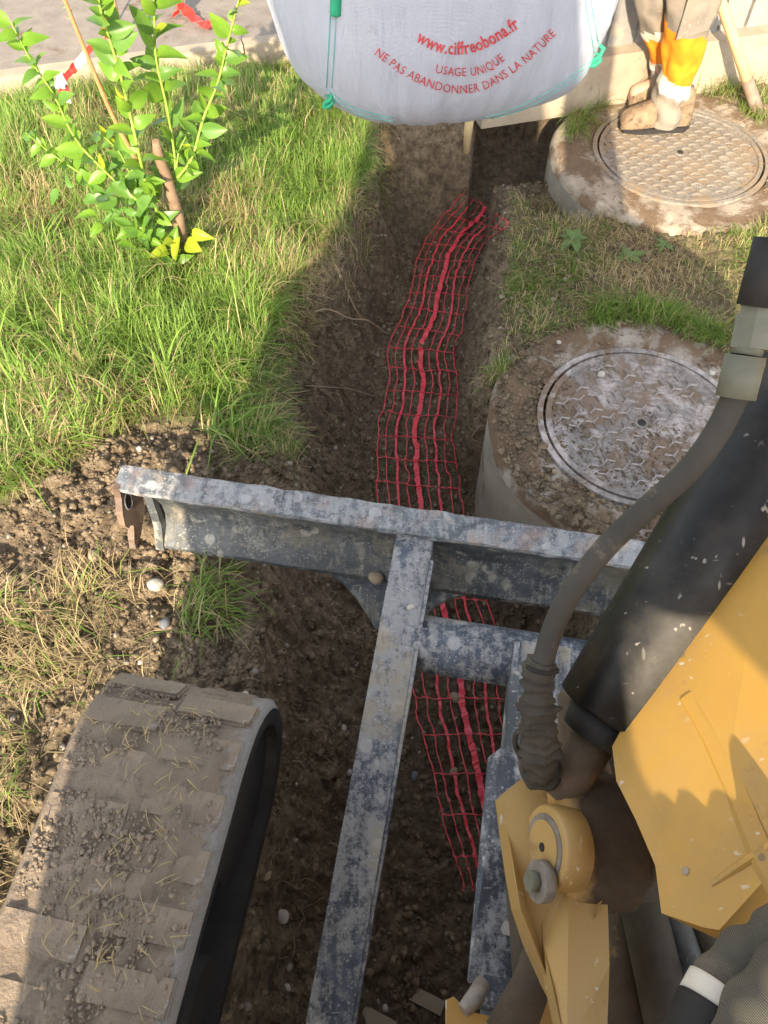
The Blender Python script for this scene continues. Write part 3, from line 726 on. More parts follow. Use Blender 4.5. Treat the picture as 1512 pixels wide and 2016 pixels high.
# upper boom and stick, out of the picture above
T0 = (pl[5]+pl[6])/2-bn*.085
tube('boom_upper', [T0-Vector((.0, .0, .12)), T0+Vector((-.05, .30, .65)), Vector((.38, 1.1, 2.95))], [.15, .12, .10], MYEL, exc, 4)
tube('stick', [Vector((.40, 1.0, 2.98)), Vector((.28, 1.8, 3.0)), HOOK+Vector((0, 0, .25))], [.10, .09, .07], MYEL, exc, 4)
tube('hook', [HOOK+Vector((0, 0, .3)), HOOK+Vector((0, 0, .1)), HOOK+Vector((.03, 0, 0)), HOOK+Vector((0, 0, -.04)), HOOK+Vector((-.03, 0, 0))], .014, MBOLT, exc, 10)
# black cylinder
A = D(1196, 1410, .90); B = D(1420, 1040, .88); C_ = D(1712, 550, .86); axd = (C_-A).normalized()
cyl = tube('boom_cylinder', [A, A+axd*.004, A.lerp(C_, .3), A.lerp(C_, .6), C_], [.055, .0625, .0625, .0625, .0625], MBLK, exc, 48)
tube('cylinder_gland', [A-axd*.03, A+axd*.001], [.040, .046], MRUB, cyl, 32)
MGRD = mat_simple('dark_grease', (.085, .062, .042), (.17, .125, .085), 9, .9, 90, .6, .003, .25, (.30, .20, .09), .62)
tube('piston_rod', [A-axd*.11, A-axd*.02], .026, MGRD, cyl, 24)
# rod eye and lug between cylinder and casting
tube('rod_eye', [D(1150, 1490, .97), D(1140, 1375, .96), D(1165, 1330, .97)], [.030, .026, .018], MGRD, exc, 20)
tube('casting_neck', [D(1150, 1560, .97), D(1145, 1480, .98), D(1135, 1400, .99)], [.040, .030, .024], MGRD, exc, 20)
# ---- yellow swing casting
cast_poly = [(990, 1562), (1040, 1522), (1165, 1532), (1190, 1560), (1190, 1640), (1190, 1720), (1185, 1775), (1160, 1830), (1150, 1990), (1120, 2010), (1090, 1955), (1048, 1860), (1025, 1790), (1012, 1720), (1000, 1640)]
def casting():
    dep = {0: .93, 1: .94}
    pts = [D(x, y, .93-.16*(min(y, 1790)-1522)/500) for x, y in cast_poly]
    n = ((pts[3]-pts[0]).cross(pts[11]-pts[0])).normalized(); n = n if n.dot(CO-pts[0]) > 0 else -n
    bm = prism_bm([p-n*.0 for p in pts], -n*.07)
    o = bmobj('swing_casting', bm, MYEL2, exc, bevel=.010, seg=3); return o, n
cast, cn = casting()
# stout barrel of the joint, caked in grease on the boom side
kg = NB('greasy_barrel'); sx3 = kg.n('ShaderNodeSeparateXYZ'); kg.L(kg.tc.outputs['Object'], sx3.inputs[0])
fgr = kg.ramp(kg.add(kg.add(sx3.outputs[0], kg.mul(kg.noise(9, 7, .7), .10)), kg.mul(sx3.outputs[2], .25)), .030, .052)
cgr = kg.mix(kg.ramp(kg.noise(6, 6), .4, .65), (.55, .33, .10), (.42, .29, .14))
cgr = kg.mix(fgr, cgr, kg.mix(kg.noise(70, 6), (.045, .032, .022), (.115, .082, .054)))
MBAR = kg.fin(cgr, kg.ramp(fgr, 0, 1, .5, .95), kg.add(kg.mul(fgr, .8), kg.noise(100, 6, .7)), .7, .004)
bx = (D(1236, 1650, .92)-D(1060, 1662, .90)).normalized()
q1, q2 = D(1078, 1662, .912), D(1226, 1655, .925)
tube('casting_barrel', spline([q1, q1.lerp(q2, .08), q1.lerp(q2, .5), q1.lerp(q2, .93), q2], 4), [.058]+[.070]*3+[.073+.001*i for i in range(4)]+[.0765]*5+[.073, .068, .060, .045], MBAR, cast, 44)
tube('barrel_collar', [q2-bx*.004, q2+bx*.03], [.062, .050], MGRE, cast, 32)
lev = [D(x, y, d) for x, y, d in ((1062, 1745, .88), (1120, 1730, .86), (1196, 1760, .86), (1200, 1900, .83), (1194, 2070, .77), (1116, 2070, .77), (1090, 1950, .81), (1070, 1860, .85))]
bmobj('casting_lever', prism_bm(lev, -cn*.05), MYEL2, cast, bevel=.016, seg=4)
# pivot pin: a stout many-sided cap facing left, with a bolted keeper
by = cn.cross(bx).normalized(); pd = (-bx*.96+cn*.20+by*.06).normalized()
pc = D(1072, 1668, .862)
pin = tube('pivot_pin', [pc-pd*.034, pc-pd*.004, pc], [.046, .046, .043], MYEL2, cast, 28)
tube('pin_face', [pc-pd*.001, pc+pd*.0015], .036, MBOLT, pin, 28); tube('pin_centre', [pc+pd*.001, pc+pd*.003], .029, MYEL2, pin, 28)
tube('pin_centre_mark', [pc+pd*.002, pc+pd*.004], .005, MRUB, pin, 12)
kc = D(1056, 1735, .838); kp = tube('keeper_washer', [kc-pd*.012, kc], .022, MBOLT, cast, 24); tube('keeper_bolt', [kc, kc+pd*.010], .0115, MFIT, kp, 6)
# lower yellow bits at the bottom edge
lowp = [(880, 1968), (893, 1962), (925, 1992), (975, 2002), (1020, 1975), (1060, 1910), (1085, 1925), (1110, 2060), (880, 2060)]
prism('slew_bracket', [D(x, y, .98) for x, y in lowp], Vector((0, .0, -.03)), MYEL2, exc, bevel=.006)
tube('steel_elbow', [D(950, 1935, 1.0), D(935, 1965, .98), D(912, 1990, .97)], [.010, .012, .009], MBOLT, exc, 12)
box('blade_cylinder_head', D(992, 1962, 1.06), UA, UF, UP, .065, .04, .05, MSTP, exc, bevel=.006)
tube('inner_link', [D(1070, 1850, .99), D(1050, 1930, .97), D(1000, 2040, .95)], [.022, .024, .03], MGRE, exc, 16)
# brown/grey flat links between casting and sleeve
for (x0, y0, x1, y1, w, dd, m) in ((1215, 1790, 1245, 2060, .026, .96, MGRE), (1268, 1790, 1330, 2060, .030, .93, MSLV), (1325, 1800, 1415, 2060, .017, .92, MSTD), (1365, 1810, 1470, 2000, .016, .93, MSLV), (1410, 1800, 1500, 1940, .014, .95, MGRE)):
    tube('hydraulic_pipe', [D(x0, y0, dd+.05), D((x0+x1)/2, (y0+y1)/2, dd), D(x1, y1, dd-.06)], w, m, exc, 16)
# boom bottom stop, brown
box('swing_frame', D(1300, 1950, 1.08), Vector((1, 0, 0)), Vector((0, 1, 0)), UP, .40, .40, .10, MGRE, exc, bevel=.02)
# ---- hoses
hp = spline([D(1452, 770, .70), D(1412, 850, .72), D(1352, 930, .745), D(1268, 1005, .775), D(1190, 1080, .80), D(1125, 1165, .82), D(1088, 1240, .84), D(1066, 1315, .85)], 8)
hose = tube('hydraulic_hose', hp, .0120, MHOSE, exc, 20)
def hexs(name, a, b, r, mat, par, seg=6): return tube(name, [a, b], r, mat, par, seg, smooth=seg > 8)
h0, h1, h2, h3, h4, h5 = D(1448, 783, .70), D(1468, 700, .69), D(1477, 688, .69), D(1484, 640, .685), D(1492, 600, .68), D(1500, 520, .675)
hexs('crimp_sleeve', h0, h1, .0175, MFIT, hose, 24); hexs('fitting_neck', h1, h3, .0135, MFIT, hose, 20); hexs('hex_nut', h2, D(1490, 622, .685), .0190, MFIT, hose, 6)
hexs('swivel_nut', D(1489, 628, .683), D(1497, 585, .68), .0165, MFIT, hose, 6); hexs('rubber_cap', D(1494, 603, .68), D(1530, 470, .66), .019, MRUB, hose, 20)
# wrinkled fabric sleeve
sp = spline([D(1066, 1300, .85), D(1058, 1370, .855), D(1060, 1440, .86), D(1063, 1490, .875), D(1066, 1520, .90)], 14)
rad = [.0150+.0042*mnoise.noise(Vector((i*.55, 3, 1)))*2*min(1, i/6)+.0055*min(1, i/20) for i in range(len(sp))]
slv = tube('hose_sleeve', sp, rad, MSLV, hose, 24)
bm = bmesh.new(); bm.from_mesh(slv.data)
for q in bm.verts: q.co += (Vector((mnoise.noise(q.co*55), mnoise.noise(q.co*55+Vector((7, 1, 3))), 0))*.0065+Vector((mnoise.noise(q.co*160), mnoise.noise(q.co*160+Vector((7, 1, 3))), 0))*.002)
bm.to_mesh(slv.data); bm.free()
ct = D(1068, 1316, .848); tg = (sp[1]-sp[0]).normalized(); o1 = tg.orthogonal().normalized(); o2 = tg.cross(o1)
tube('cable_tie', [ct+(o1*math.cos(t)+o2*math.sin(t))*.0165 for t in [i*math.pi/9 for i in range(19)]], .0022, MRUB, hose, 6)
tube('thin_cable', spline([D(1040, 1446, .85), D(1018, 1442, .86), D(1014, 1465, .87), D(1026, 1495, .88), D(1036, 1530, .90)], 8), .0032, MHOSE, exc, 8)
tube('red_grease_cap', [D(1052, 1523, .90), D(1060, 1512, .895)], [.010, .008], MNET, exc, 12)
# woven grey sleeves with pale band, bottom right
ws = spline([D(1610, 1760, .60), D(1535, 1850, .62), D(1455, 1900, .63), D(1405, 1975, .62), D(1360, 2090, .60)], 10)
wov = tube('woven_hose_sleeve', ws, [.0235+.002*math.sin(i*.8) for i in range(len(ws))], MWEV, exc, 28)
ws2 = spline([D(1650, 1860, .58), D(1555, 1930, .59), D(1490, 2010, .585), D(1450, 2110, .57)], 10)
tube('woven_hose_sleeve', ws2, [.027+.002*math.sin(i*.7+1) for i in range(len(ws2))], MWEV, exc, 28)
MBAND = mat_simple('pale_band', (.60, .56, .46), (.68, .65, .58), 20, .4, 60, .1, .001, .5)
i0 = 27; tube('pale_band', ws[i0:i0+5], .0265, MBAND, wov, 28)
tube('black_end', ws[i0+4:], .027, MRUB, wov, 28)

# ------------------------------------------------------------------ WARNING MESH (red net) in the trench
Lp = [(915,380),(880,420),(845,465),(822,520),(808,570),(790,630),(765,690),(762,760),(748,840),(742,920),(742,985),(760,1080),(785,1200),(808,1320),(822,1400),(845,1500),(868,1600),(900,1700),(912,1755)]
Rp = [(1000,440),(990,455),(955,480),(935,525),(918,575),(910,650),(892,700),(900,770),(893,850),(900,930),(908,1005),(930,1090),(965,1210),(1000,1330),(1005,1400),(1020,1500),(1040,1600),(1060,1700),(1078,1755)]
net = empty('warning_mesh', gpt(830, 760), 'long red plastic warning mesh laid along the trench floor under the blade', 'warning mesh')
rowsL = spline([(a, b, 0) for a, b in Lp], 10); rowsR = spline([(a, b, 0) for a, b in Rp], 10)
def netpt(k, s, jit=0):
    k = min(len(rowsL)-1, max(0, k)); i = int(k); j = min(i+1, len(rowsL)-1); t = k-i
    a = rowsL[i].lerp(rowsL[j], t); b = rowsR[i].lerp(rowsR[j], t); p = a.lerp(b, (s+1)/2)
    px, py = p.x+jit, p.y
    d = ray(px, py).normalized(); ts = np.linspace((0-CAMH)/d.z, (-.56-CAMH)/d.z, 160)
    xs = d.x*ts; ys = d.y*ts; zs = CAMH+d.z*ts; hh = H0(xs, ys)+.012; w = zs <= hh
    q = int(np.argmax(w)) if w.any() else -1
    return Vector((xs[q], ys[q], zs[q]+.010))
def ribbon(name, pts, w, mat, parent, th=.0012, nrm=None):
    v = []; f = []
    for i, p in enumerate(pts):
        t = (pts[min(i+1, len(pts)-1)]-pts[max(0, i-1)]).normalized(); s = t.cross(nrm or UP)
        s = s.normalized() if s.length > .01 else Vector((1, 0, 0)); ww = w[i] if hasattr(w, '__len__') else w
        tilt = UP*random.uniform(-.15, .15)*ww; n = (nrm or UP)*th
        v += [p-s*ww/2-tilt+n, p+s*ww/2+tilt+n, p+s*ww/2+tilt-n, p-s*ww/2-tilt-n]
    for i in range(len(pts)-1):
        a = i*4; b = a+4
        for k in range(4): f.append((a+k, a+(k+1) % 4, b+(k+1) % 4, b+k))
    f.append((3, 2, 1, 0)); m = (len(pts)-1)*4; f.append((m, m+1, m+2, m+3))
    return pyobj(name, v, f, mat, parent)
NK = len(rowsL)-1
STR = [(-1, .0034), (-.76, .0030), (-.5, .0080), (-.25, .0030), (0, .0175), (.26, .0030), (.5, .0078), (.76, .0030), (1, .0034)]
jogs = {}
for s, w in STR:
    pts = []; ww = []; j = 0
    for q in range(0, NK*2+1):
        k = q/2
        if q % 7 == 0: j = random.uniform(-3.4, 3.4)
        common = 2.4*math.sin(k*.21)+1.0*math.sin(k*.83+1)+(2.6 if int(k/13) % 2 else -2.6)
        jj = j*.75+common*.4; p = netpt(k, s, jj); p.z += .004*math.sin(k*1.7+s*4); pts.append(p)
        ww.append(w*(1+.25*(1 if (q % 6) < 2 else 0)))
    if abs(s-.26) < .01: pts = pts[:]
    sm = [pts[0]]+[(pts[i-1]+pts[i]*2+pts[i+1])/4 for i in range(1, len(pts)-1)]+[pts[-1]]
    ribbon('strand', sm, ww, MNET, net); jogs[s] = sm
ncross = 0; k = 3
while k < NK*2-1:
    pts = []
    for a, b in zip(STR, STR[1:]):
        pa, pb = jogs[a[0]][k], jogs[b[0]][k]
        for t in (0, .33, .66): pts.append(pa.lerp(pb, t)+UP*(.002 if t else .0045)+Vector((0, random.uniform(-.003, .003), random.uniform(-.002, .003))))
    pts.append(jogs[1][k]); ribbon('cross_strand', pts, [.0050 if i % 3 == 0 else .0020 for i in range(len(pts))], MNET, net, .0010); ncross += 1
    # spacing of about 9 cm on the ground
    acc = 0; m = k
    while m < NK*2-1 and acc < .118: acc += (jogs[0][m+1]-jogs[0][m]).length; m += 1
    k = max(m, k+1)
# loose red scrap under the machine
scr = [at(960+random.uniform(-14, 22), 1965+random.uniform(-20, 30), -.2) for _ in range(9)]
tag(ribbon('mesh_scrap', scr, .006, MNET, None), 'tangled scrap of red mesh under the steel elbow at the bottom edge', 'mesh scrap')

# ------------------------------------------------------------------ WORKER
MTRO = mat_simple('grey_work_trousers', (.27, .225, .175), (.20, .175, .15), 7, .9, 200, .5, .003, .2, (.36, .30, .21))
MORG = mat_simple('orange_fabric', (.85, .22, .012), (.90, .32, .02), 9, .8, 180, .3, .002, .3)
MREF = mat_simple('reflective_tape', (.62, .58, .47), (.70, .66, .55), 20, .45, 150, .3, .001, .5, (.45, .39, .29))
MBOOT = mat_simple('muddy_leather', (.31, .22, .135), (.19, .135, .085), 14, .9, 55, 1.0, .007, .2, (.12, .085, .06), .58)
MSKIN = mat_simple('skin', (.45, .28, .20), (.50, .32, .23), 10, .5, 150, .1, .0005)
MHAIR = mat_simple('dark_hair', (.03, .02, .015), (.05, .035, .02), 30, .7)
G1 = Vector((1.185, 3.29, .010)); G2 = Vector((1.195, 3.46, .010))
person = empty('person', Vector((1.2, 3.33, .01)), 'worker in muddy boots and grey trousers with orange shin panels standing on the far manhole', 'person')
hipc = Vector((1.15, 3.33, .93))
K1 = Vector((1.175, 3.235, .50)); K2 = Vector((1.075, 3.37, .50)); H1_ = hipc+Vector((0, -.085, -.02)); H2_ = hipc+Vector((0, .085, -.02))
def skinbody():
    J = [hipc, hipc+Vector((-.01, 0, .18)), hipc+Vector((-.02, 0, .36)), hipc+Vector((-.02, 0, .50)), hipc+Vector((-.03, 0, .58)), hipc+Vector((-.05, 0, .66)), hipc+Vector((-.06, 0, .75)),
         H1_, K1, G1+Vector((.045, 0, .10)), H2_, K2, G2+Vector((.045, 0, .10)),
         hipc+Vector((-.02, -.17, .47)), hipc+Vector((-.06, -.22, .20)), hipc+Vector((-.26, -.20, .10)),
         hipc+Vector((-.02, .17, .47)), hipc+Vector((-.10, .16, .20)), hipc+Vector((-.28, .12, .12)),
         G1+Vector((-.10, 0, .045)), G2+Vector((-.10, 0, .045))]
    E = [(0,1),(1,2),(2,3),(3,4),(4,5),(5,6),(0,7),(7,8),(8,9),(0,10),(10,11),(11,12),(3,13),(13,14),(14,15),(3,16),(16,17),(17,18),(9,19),(12,20)]
    rr = [.13,.12,.14,.12,.055,.085,.075,.085,.055,.038,.085,.055,.038,.055,.042,.032,.055,.042,.032,.04,.04]
    me = bpy.data.meshes.new('body'); me.from_pydata([tuple(j-person.location) for j in J], E, []); o = bpy.data.objects.new('body', me); COL.objects.link(o); o.parent = person
    m = o.modifiers.new('skin', 'SKIN')
    for i, r_ in enumerate(rr): me.skin_vertices[0].data[i].radius = (r_, r_)
    me.skin_vertices[0].data[0].use_root = True
    o.modifiers.new('sub', 'SUBSURF').levels = 2; o.modifiers['sub'].render_levels = 2; me.materials.append(MSKIN)
    # hands: palm and five fingers each as skinned chains
    for side, w in ((-1, J[15]), (1, J[18])):
        V = [w, w+Vector((-.07, 0, -.03))]; EE = [(0, 1)]; RR = [.028, .032]
        for q in range(4):
            b = w+Vector((-.09, (q-1.5)*.020, -.035)); V += [b, b+Vector((-.035, 0, -.015)), b+Vector((-.050, 0, -.045))]
            n0 = len(V)-3; EE += [(1, n0), (n0, n0+1), (n0+1, n0+2)]; RR += [.010, .009, .008]
        b = w+Vector((-.035, -side*.035, -.02)); V += [b, b+Vector((-.035, -side*.015, -.02))]; n0 = len(V)-2; EE += [(0, n0), (n0, n0+1)]; RR += [.011, .009]
        hm = bpy.data.meshes.new('hand'); hm.from_pydata([tuple(j-person.location) for j in V], EE, []); ho = bpy.data.objects.new('hand', hm); COL.objects.link(ho); ho.parent = person
        ho.modifiers.new('skin', 'SKIN'); hm.skin_vertices[0].data[0].use_root = True
        for i, r_ in enumerate(RR): hm.skin_vertices[0].data[i].radius = (r_, r_)
        ho.modifiers.new('sub', 'SUBSURF').levels = 1; hm.materials.append(MSKIN)
    hc = J[5]+Vector((-.005, 0, .05))
    bm = bmesh.new(); bmesh.ops.create_uvsphere(bm, u_segments=24, v_segments=14, radius=.098)
    for q in bm.verts: q.co = Vector((q.co.x*1.02+.01, q.co.y*.9, q.co.z*1.05+.035 if q.co.z > -.01 else q.co.z*.35+.02)); q.co += hc
    bmobj('hair', bm, MHAIR, person, smooth=True)
    for sgn in (-1, 1):
        bm = bmesh.new(); bmesh.ops.create_icosphere(bm, subdivisions=2, radius=.011)
        for q in bm.verts: q.co += hc+Vector((-.082, sgn*.03, .0))
        bmobj('eye', bm, MREF, person, smooth=True)
        tube('ear', [hc+Vector((.005, sgn*.082, -.03)), hc+Vector((.0, sgn*.092, .0)), hc+Vector((.005, sgn*.084, .025))], [.006, .012, .007], MSKIN, person, 8)
    tube('nose', [hc+Vector((-.085, 0, .01)), hc+Vector((-.105, 0, -.025)), hc+Vector((-.09, 0, -.032))], [.006, .012, .008], MSKIN, person, 8)
    tube('mouth', [hc+Vector((-.088, -.022, -.058)), hc+Vector((-.094, 0, -.058)), hc+Vector((-.088, .022, -.058))], [.002, .004, .002], MRED, person, 6)
skinbody()
def cloth_leg(G, K, Hh, sd):
    """trouser leg with folds: dusty grey cuff, pale band, orange panel, pale band, grey above the knee"""
    ank = G+Vector((.045, 0, .030)); path = spline([ank, G+Vector((.035, 0, .16)), (K+ank)/2+Vector((.01, 0, .02)), K, (K+Hh)/2, Hh+Vector((0, 0, .03))], 14)
    NS = 36; v = []; f = []; fr = frames(path); zs = []
    for i, (p, t, n, b) in enumerate(fr):
        z = p.z; base = np.interp(z, [.04, .12, .25, .40, .55, .8, 1], [.084, .070, .070, .088, .104, .115, .120])
        if sd == 2: base *= .92
        for k in range(NS):
            a = 2*math.pi*k/NS; dr = Vector((math.cos(a), math.sin(a), 0))
            fold = .017*mnoise.noise(Vector((math.cos(a)*1.9, math.sin(a)*1.9, z*13+sd*5)))+.006*mnoise.noise(Vector((math.cos(a)*5, math.sin(a)*5, z*34+sd)))+.007*math.sin(z*70+3*math.cos(a+sd))*max(0, 1-abs(z-.12)/.10)
            q = p+dr*(base+fold); v.append(q)
    def zone(z):
        if sd == 1: return 0 if z > .44 else (1 if z > .235 else (2 if z > .17 else 0))
        return 0 if z > .37 else (2 if z > .335 else (1 if z > .225 else (2 if z > .19 else 0)))
    fm = []
    for i in range(len(fr)-1):
        for k in range(NS):
            f.append((i*NS+k, i*NS+(k+1) % NS, (i+1)*NS+(k+1) % NS, (i+1)*NS+k)); a = 2*math.pi*k/NS
            zz = fr[i][0].z+.02*math.cos(a+.6)*(1 if sd == 1 else -1); fm.append(zone(zz))
    o = pyobj('trouser_leg', v, f, MTRO, person, smooth=True); o.data.materials.append(MORG); o.data.materials.append(MREF)
    for p, m in zip(o.data.polygons, fm): p.material_index = m
    sm = o.modifiers.new('thick', 'SOLIDIFY'); sm.thickness = .003; sm = o.modifiers.new('sub', 'SUBSURF'); sm.levels = 1; sm.render_levels = 1
cloth_leg(G1, K1, H1_, 1); cloth_leg(G2, K2, H2_, 2)
# cargo pocket flap on the near thigh
pk = prism('thigh_pocket', [K1+Vector((-.055, -.088, -.06)), K1+Vector((.06, -.078, -.03)), K1+Vector((.07, -.098, .16)), K1+Vector((-.06, -.104, .15))], Vector((0, -.010, 0)), MTRO, person, .003)
# jacket
v = []; f = []; NS = 36; rows = 22
for i in range(rows+1):
    t = i/rows; z = .86+t*.60; rx = np.interp(t, [0, .3, .7, .9, 1], [.14, .13, .15, .12, .07]); ry = np.interp(t, [0, .3, .7, .9, 1], [.19, .18, .23, .20, .08])
    for k in range(NS):
        a = 2*math.pi*k/NS; w = 1+.05*mnoise.noise(Vector((math.cos(a)*2, math.sin(a)*2, z*6))); v.append((hipc.x-.015+rx*w*math.cos(a), hipc.y+ry*w*math.sin(a), z))
for i in range(rows):
    for k in range(NS): f.append((i*NS+k, i*NS+(k+1) % NS, (i+1)*NS+(k+1) % NS, (i+1)*NS+k))
pyobj('jacket', v, f, MORG, person, smooth=True)
def boot(G, s=1, ln=1.0):
    NS = 28; v = []; f = []
    st = [(-.215, .030, .038, .022), (-.205, .050, .060, .030), (-.17, .058, .080, .040), (-.12, .058, .095, .050), (-.06, .050, .125, .062), (0, .046, .17, .085), (.05, .050, .19, .095), (.09, .046, .17, .085), (.108, .030, .09, .045)]
    for (x, hw, top, mid) in st:
        for k in range(NS):
            a = 2*math.pi*k/NS; c, q = math.cos(a), math.sin(a)
            y = hw*math.copysign(abs(c)**.7, c); z = (mid+(top-mid)*max(0, q)) if q > 0 else mid*(1+math.copysign(abs(q)**.6, q))
            w = .004*mnoise.noise(Vector((x*30, y*30, z*30)))
            v.append(G+Vector((x*(ln if x < 0 else 1)+w, y+w+.10*(x)*s*.3, max(.0, z+w))))
    for j in range(len(st)-1):
        for k in range(NS): f.append((j*NS+k, j*NS+(k+1) % NS, (j+1)*NS+(k+1) % NS, (j+1)*NS+k))
    f.append(tuple(range(NS))[::-1]); f.append(tuple((len(st)-1)*NS+k for k in range(NS)))
    o = pyobj('boot', v, f, MBOOT, person, smooth=True)
    pts = [G+Vector((x*(ln if x < 0 else 1), y+.03*x*s, .0)) for x, y in [(-.222, 0), (-.205, -.048), (-.12, -.064), (0, -.052), (.08, -.055), (.116, -.02), (.116, .02), (.08, .055), (0, .052), (-.12, .064), (-.205, .048)]]
    prism('sole', pts, UP*.022, MRUB, o, .004)
boot(G1+Vector((.04, 0, 0)), 1, .88); boot(G2+Vector((.04, 0, 0)), -1, .62)
# mud stuck to the boot is the soil crumbs added below

# shovel
sb = at(1484, 196, .06); st = atY(1418, 0, 3.50); sdv = (st-sb).normalized()
MWOOD = mat_simple('ash_handle', (.52, .33, .16), (.60, .41, .22), 9, .6, 90, .2, .001)
shov = empty('shovel', sb, 'long wooden-handled shovel leaning against the fence right of the worker', 'shovel')
tube('handle', [sb+sdv*t for t in (.02, .3, .7, 1.1, 1.32)], [.023, .022, .021, .020, .021], MWOOD, shov, 16)
MRUST = mat_simple('rusty_shovel_steel', (.20, .13, .09), (.28, .22, .17), 14, .7, 80, .4, .002)
tube('socket', [sb-sdv*.07, sb+sdv*.10], [.028, .025], MRUST, shov, 14)
sx_ = sdv.cross(Vector((0, 1, 0))).normalized(); v = []; f = []
for j in range(8):
    t = j/7; hw = np.interp(t, [0, .12, .6, .85, 1], [.06, .10, .105, .08, .01])
    for i in range(9):
        a = -1+i/4; v.append(sb-sdv*(.05+.24*t)+sx_*hw*a+Vector((0, -1, 0))*(.03*a*a-.015)+Vector((0, -.02*t, 0)))
for j in range(7):
    for i in range(8): f.append((j*9+i, j*9+i+1, (j+1)*9+i+1, (j+1)*9+i))
sbld = pyobj('shovel_blade', v, f, MRUST, shov, smooth=True); sm = sbld.modifiers.new('t', 'SOLIDIFY'); sm.thickness = .003
# ------------------------------------------------------------------ CITRUS PLANT
PY = 2.436
MLEAF = mat_plant('citrus_leaf', None, (.14, .29, .03), (.26, .41, .045), .42, .35, 10)
MLEAFD = mat_plant('citrus_leaf_dark', None, (.10, .22, .04), (.17, .31, .05), .35, .35, 10)
MLEAFY = mat_plant('citrus_leaf_yellow', None, (.36, .46, .03), (.46, .50, .05), .45, .35, 10)
MBARK = mat_simple('grey_brown_bark', (.30, .20, .13), (.18, .12, .08), 18, .9, 60, .7, .004, .2)
MSTEM = mat_simple('green_stem', (.22, .34, .05), (.30, .42, .08), 18, .6, 60, .2, .001)
MOLDS = mat_simple('orange_brown_stem', (.50, .24, .10), (.40, .18, .08), 18, .7, 60, .3, .001)
base = at(362, 500, 0); base.z = Hs(base.x, base.y)-.01
plant = empty('citrus_plant', base, 'young thorny citrus plant with bright green leaves on the lawn at upper left', 'plant')
tube('trunk', [base, atY(350, 425, PY), atY(330, 355, PY+.01), atY(312, 305, PY), atY(306, 278, PY-.01)], [.026, .022, .020, .018, .012], MBARK, plant, 14)
def leafmesh(L, W, curl, fold):
    n = 8; v = []; f = []
    for i in range(n+1):
        t = i/n; w = W*(math.sin(math.pi*t**.82)**.8)*(1-.25*t) if 0 < t < 1 else .0004
        y = L*t; z = -curl*L*t*t
        for s in (-1, -.5, 0, .5, 1):
            v.append((w*s, y, z+fold*abs(s)*w+.02*L*math.sin(t*9+s)*abs(s)*.3))
    for i in range(n):
        for k in range(4): f.append((i*5+k, i*5+k+1, (i+1)*5+k+1, (i+1)*5+k))
    me = bpy.data.meshes.new('leaf'); me.from_pydata(v, [], f); me.polygons.foreach_set('use_smooth', [True]*len(f)); me.update(); return me
LM = {}
for key, m in (('g', MLEAF), ('d', MLEAFD), ('y', MLEAFY)):
    LM[key] = []
    for L, W, c, fo in ((.086, .027, .45, .5), (.102, .033, .15, .35), (.072, .026, .7, .55), (.058, .022, .1, .6), (.094, .026, -.3, .3), (.066, .025, .9, .2)):
        me = leafmesh(L, W, c, fo); me.materials.append(m); LM[key].append(me)
plw = Vector(base)
def leaf(p, dirv, key='g', sc=1, parent=plant, pw=None, nrm=None):
    me = random.choice(LM[key]); o = bpy.data.objects.new('leaf', me); COL.objects.link(o); o.parent = parent
    o.location = p-(pw if pw is not None else plw); y = dirv.normalized()
    z = (nrm or Vector((random.uniform(-.7, .5), random.uniform(-1.0, .1), random.uniform(.2, 1.0)))).normalized()
    x = y.cross(z).normalized(); z = x.cross(y); o.rotation_euler = Matrix((x, y, z)).transposed().to_euler(); o.scale = (sc, sc, sc)
def branch(pts, r0, r1, mat, leaves, key='g', sc=1, y0=PY, yd=0, thorns=0, name='branch', start=.1):
    P = spline([atY(x, y, y0+yd*i) for i, (x, y) in enumerate(pts)], 8); n = len(P)
    tube(name, P, [r0+(r1-r0)*i/(n-1) for i in range(n)], mat, plant, 8)
    for q in range(leaves):
        t = start+(1-start)*(q+.5)/leaves; i = min(n-2, int(t*(n-1))); p = P[i].lerp(P[i+1], t*(n-1)-i); tg = (P[i+1]-P[i]).normalized()
        a = q*2.4+random.uniform(-.4, .4); side = tg.orthogonal().normalized(); side.rotate(Matrix.Rotation(a, 3, tg))
        d = side+tg*random.uniform(.2, .9); d.y *= .6
        u_ = random.random(); kk = key if u_ < .68 else ('d' if u_ < .93 else 'y')
        leaf(p+side*r1, d, kk, sc*random.uniform(.60, 1.0))
    tb = bmesh.new()
    for q in range(thorns):
        t = random.uniform(.1, .95); i = int(t*(n-1)); p = P[i]; d = Vector((random.uniform(-1, 1), random.uniform(-.6, .3), random.uniform(-.3, .6))).normalized()
        add_tube(tb, [p, p+d*random.uniform(.015, .030)], [.0012, .0002], 4)
    if thorns: bmobj('thorns', tb, MSTEM, plant)
    else: tb.free()
branch([(318, 440), (285, 350), (262, 250), (238, 150), (215, 75), (196, 10), (190, -60)], .006, .003, MSTEM, 40, 'g', 1.05, PY-.03, -.01, 8)
branch([(300, 420), (215, 345), (150, 275), (105, 185), (62, 120), (22, 45)], .005, .002, MSTEM, 36, 'g', .9, PY-.05, -.02, 6)
branch([(225, 380), (165, 345), (105, 305), (52, 262)], .004, .0015, MSTEM, 16, 'g', .8, PY-.04, -.02)
branch([(330, 400), (345, 330), (330, 220), (308, 120), (304, 40), (300, -60)], .005, .003, MSTEM, 32, 'g', 1.1, PY+.04, .01, 5)
branch([(350, 350), (378, 310), (400, 235), (428, 165), (448, 85), (478, -30)], .005, .0025, MSTEM, 38, 'g', .88, PY+.02, .0, 6)
branch([(345, 360), (352, 300), (372, 262), (398, 232)], .004, .002, MSTEM, 14, 'd', .8, PY+.05, 0)
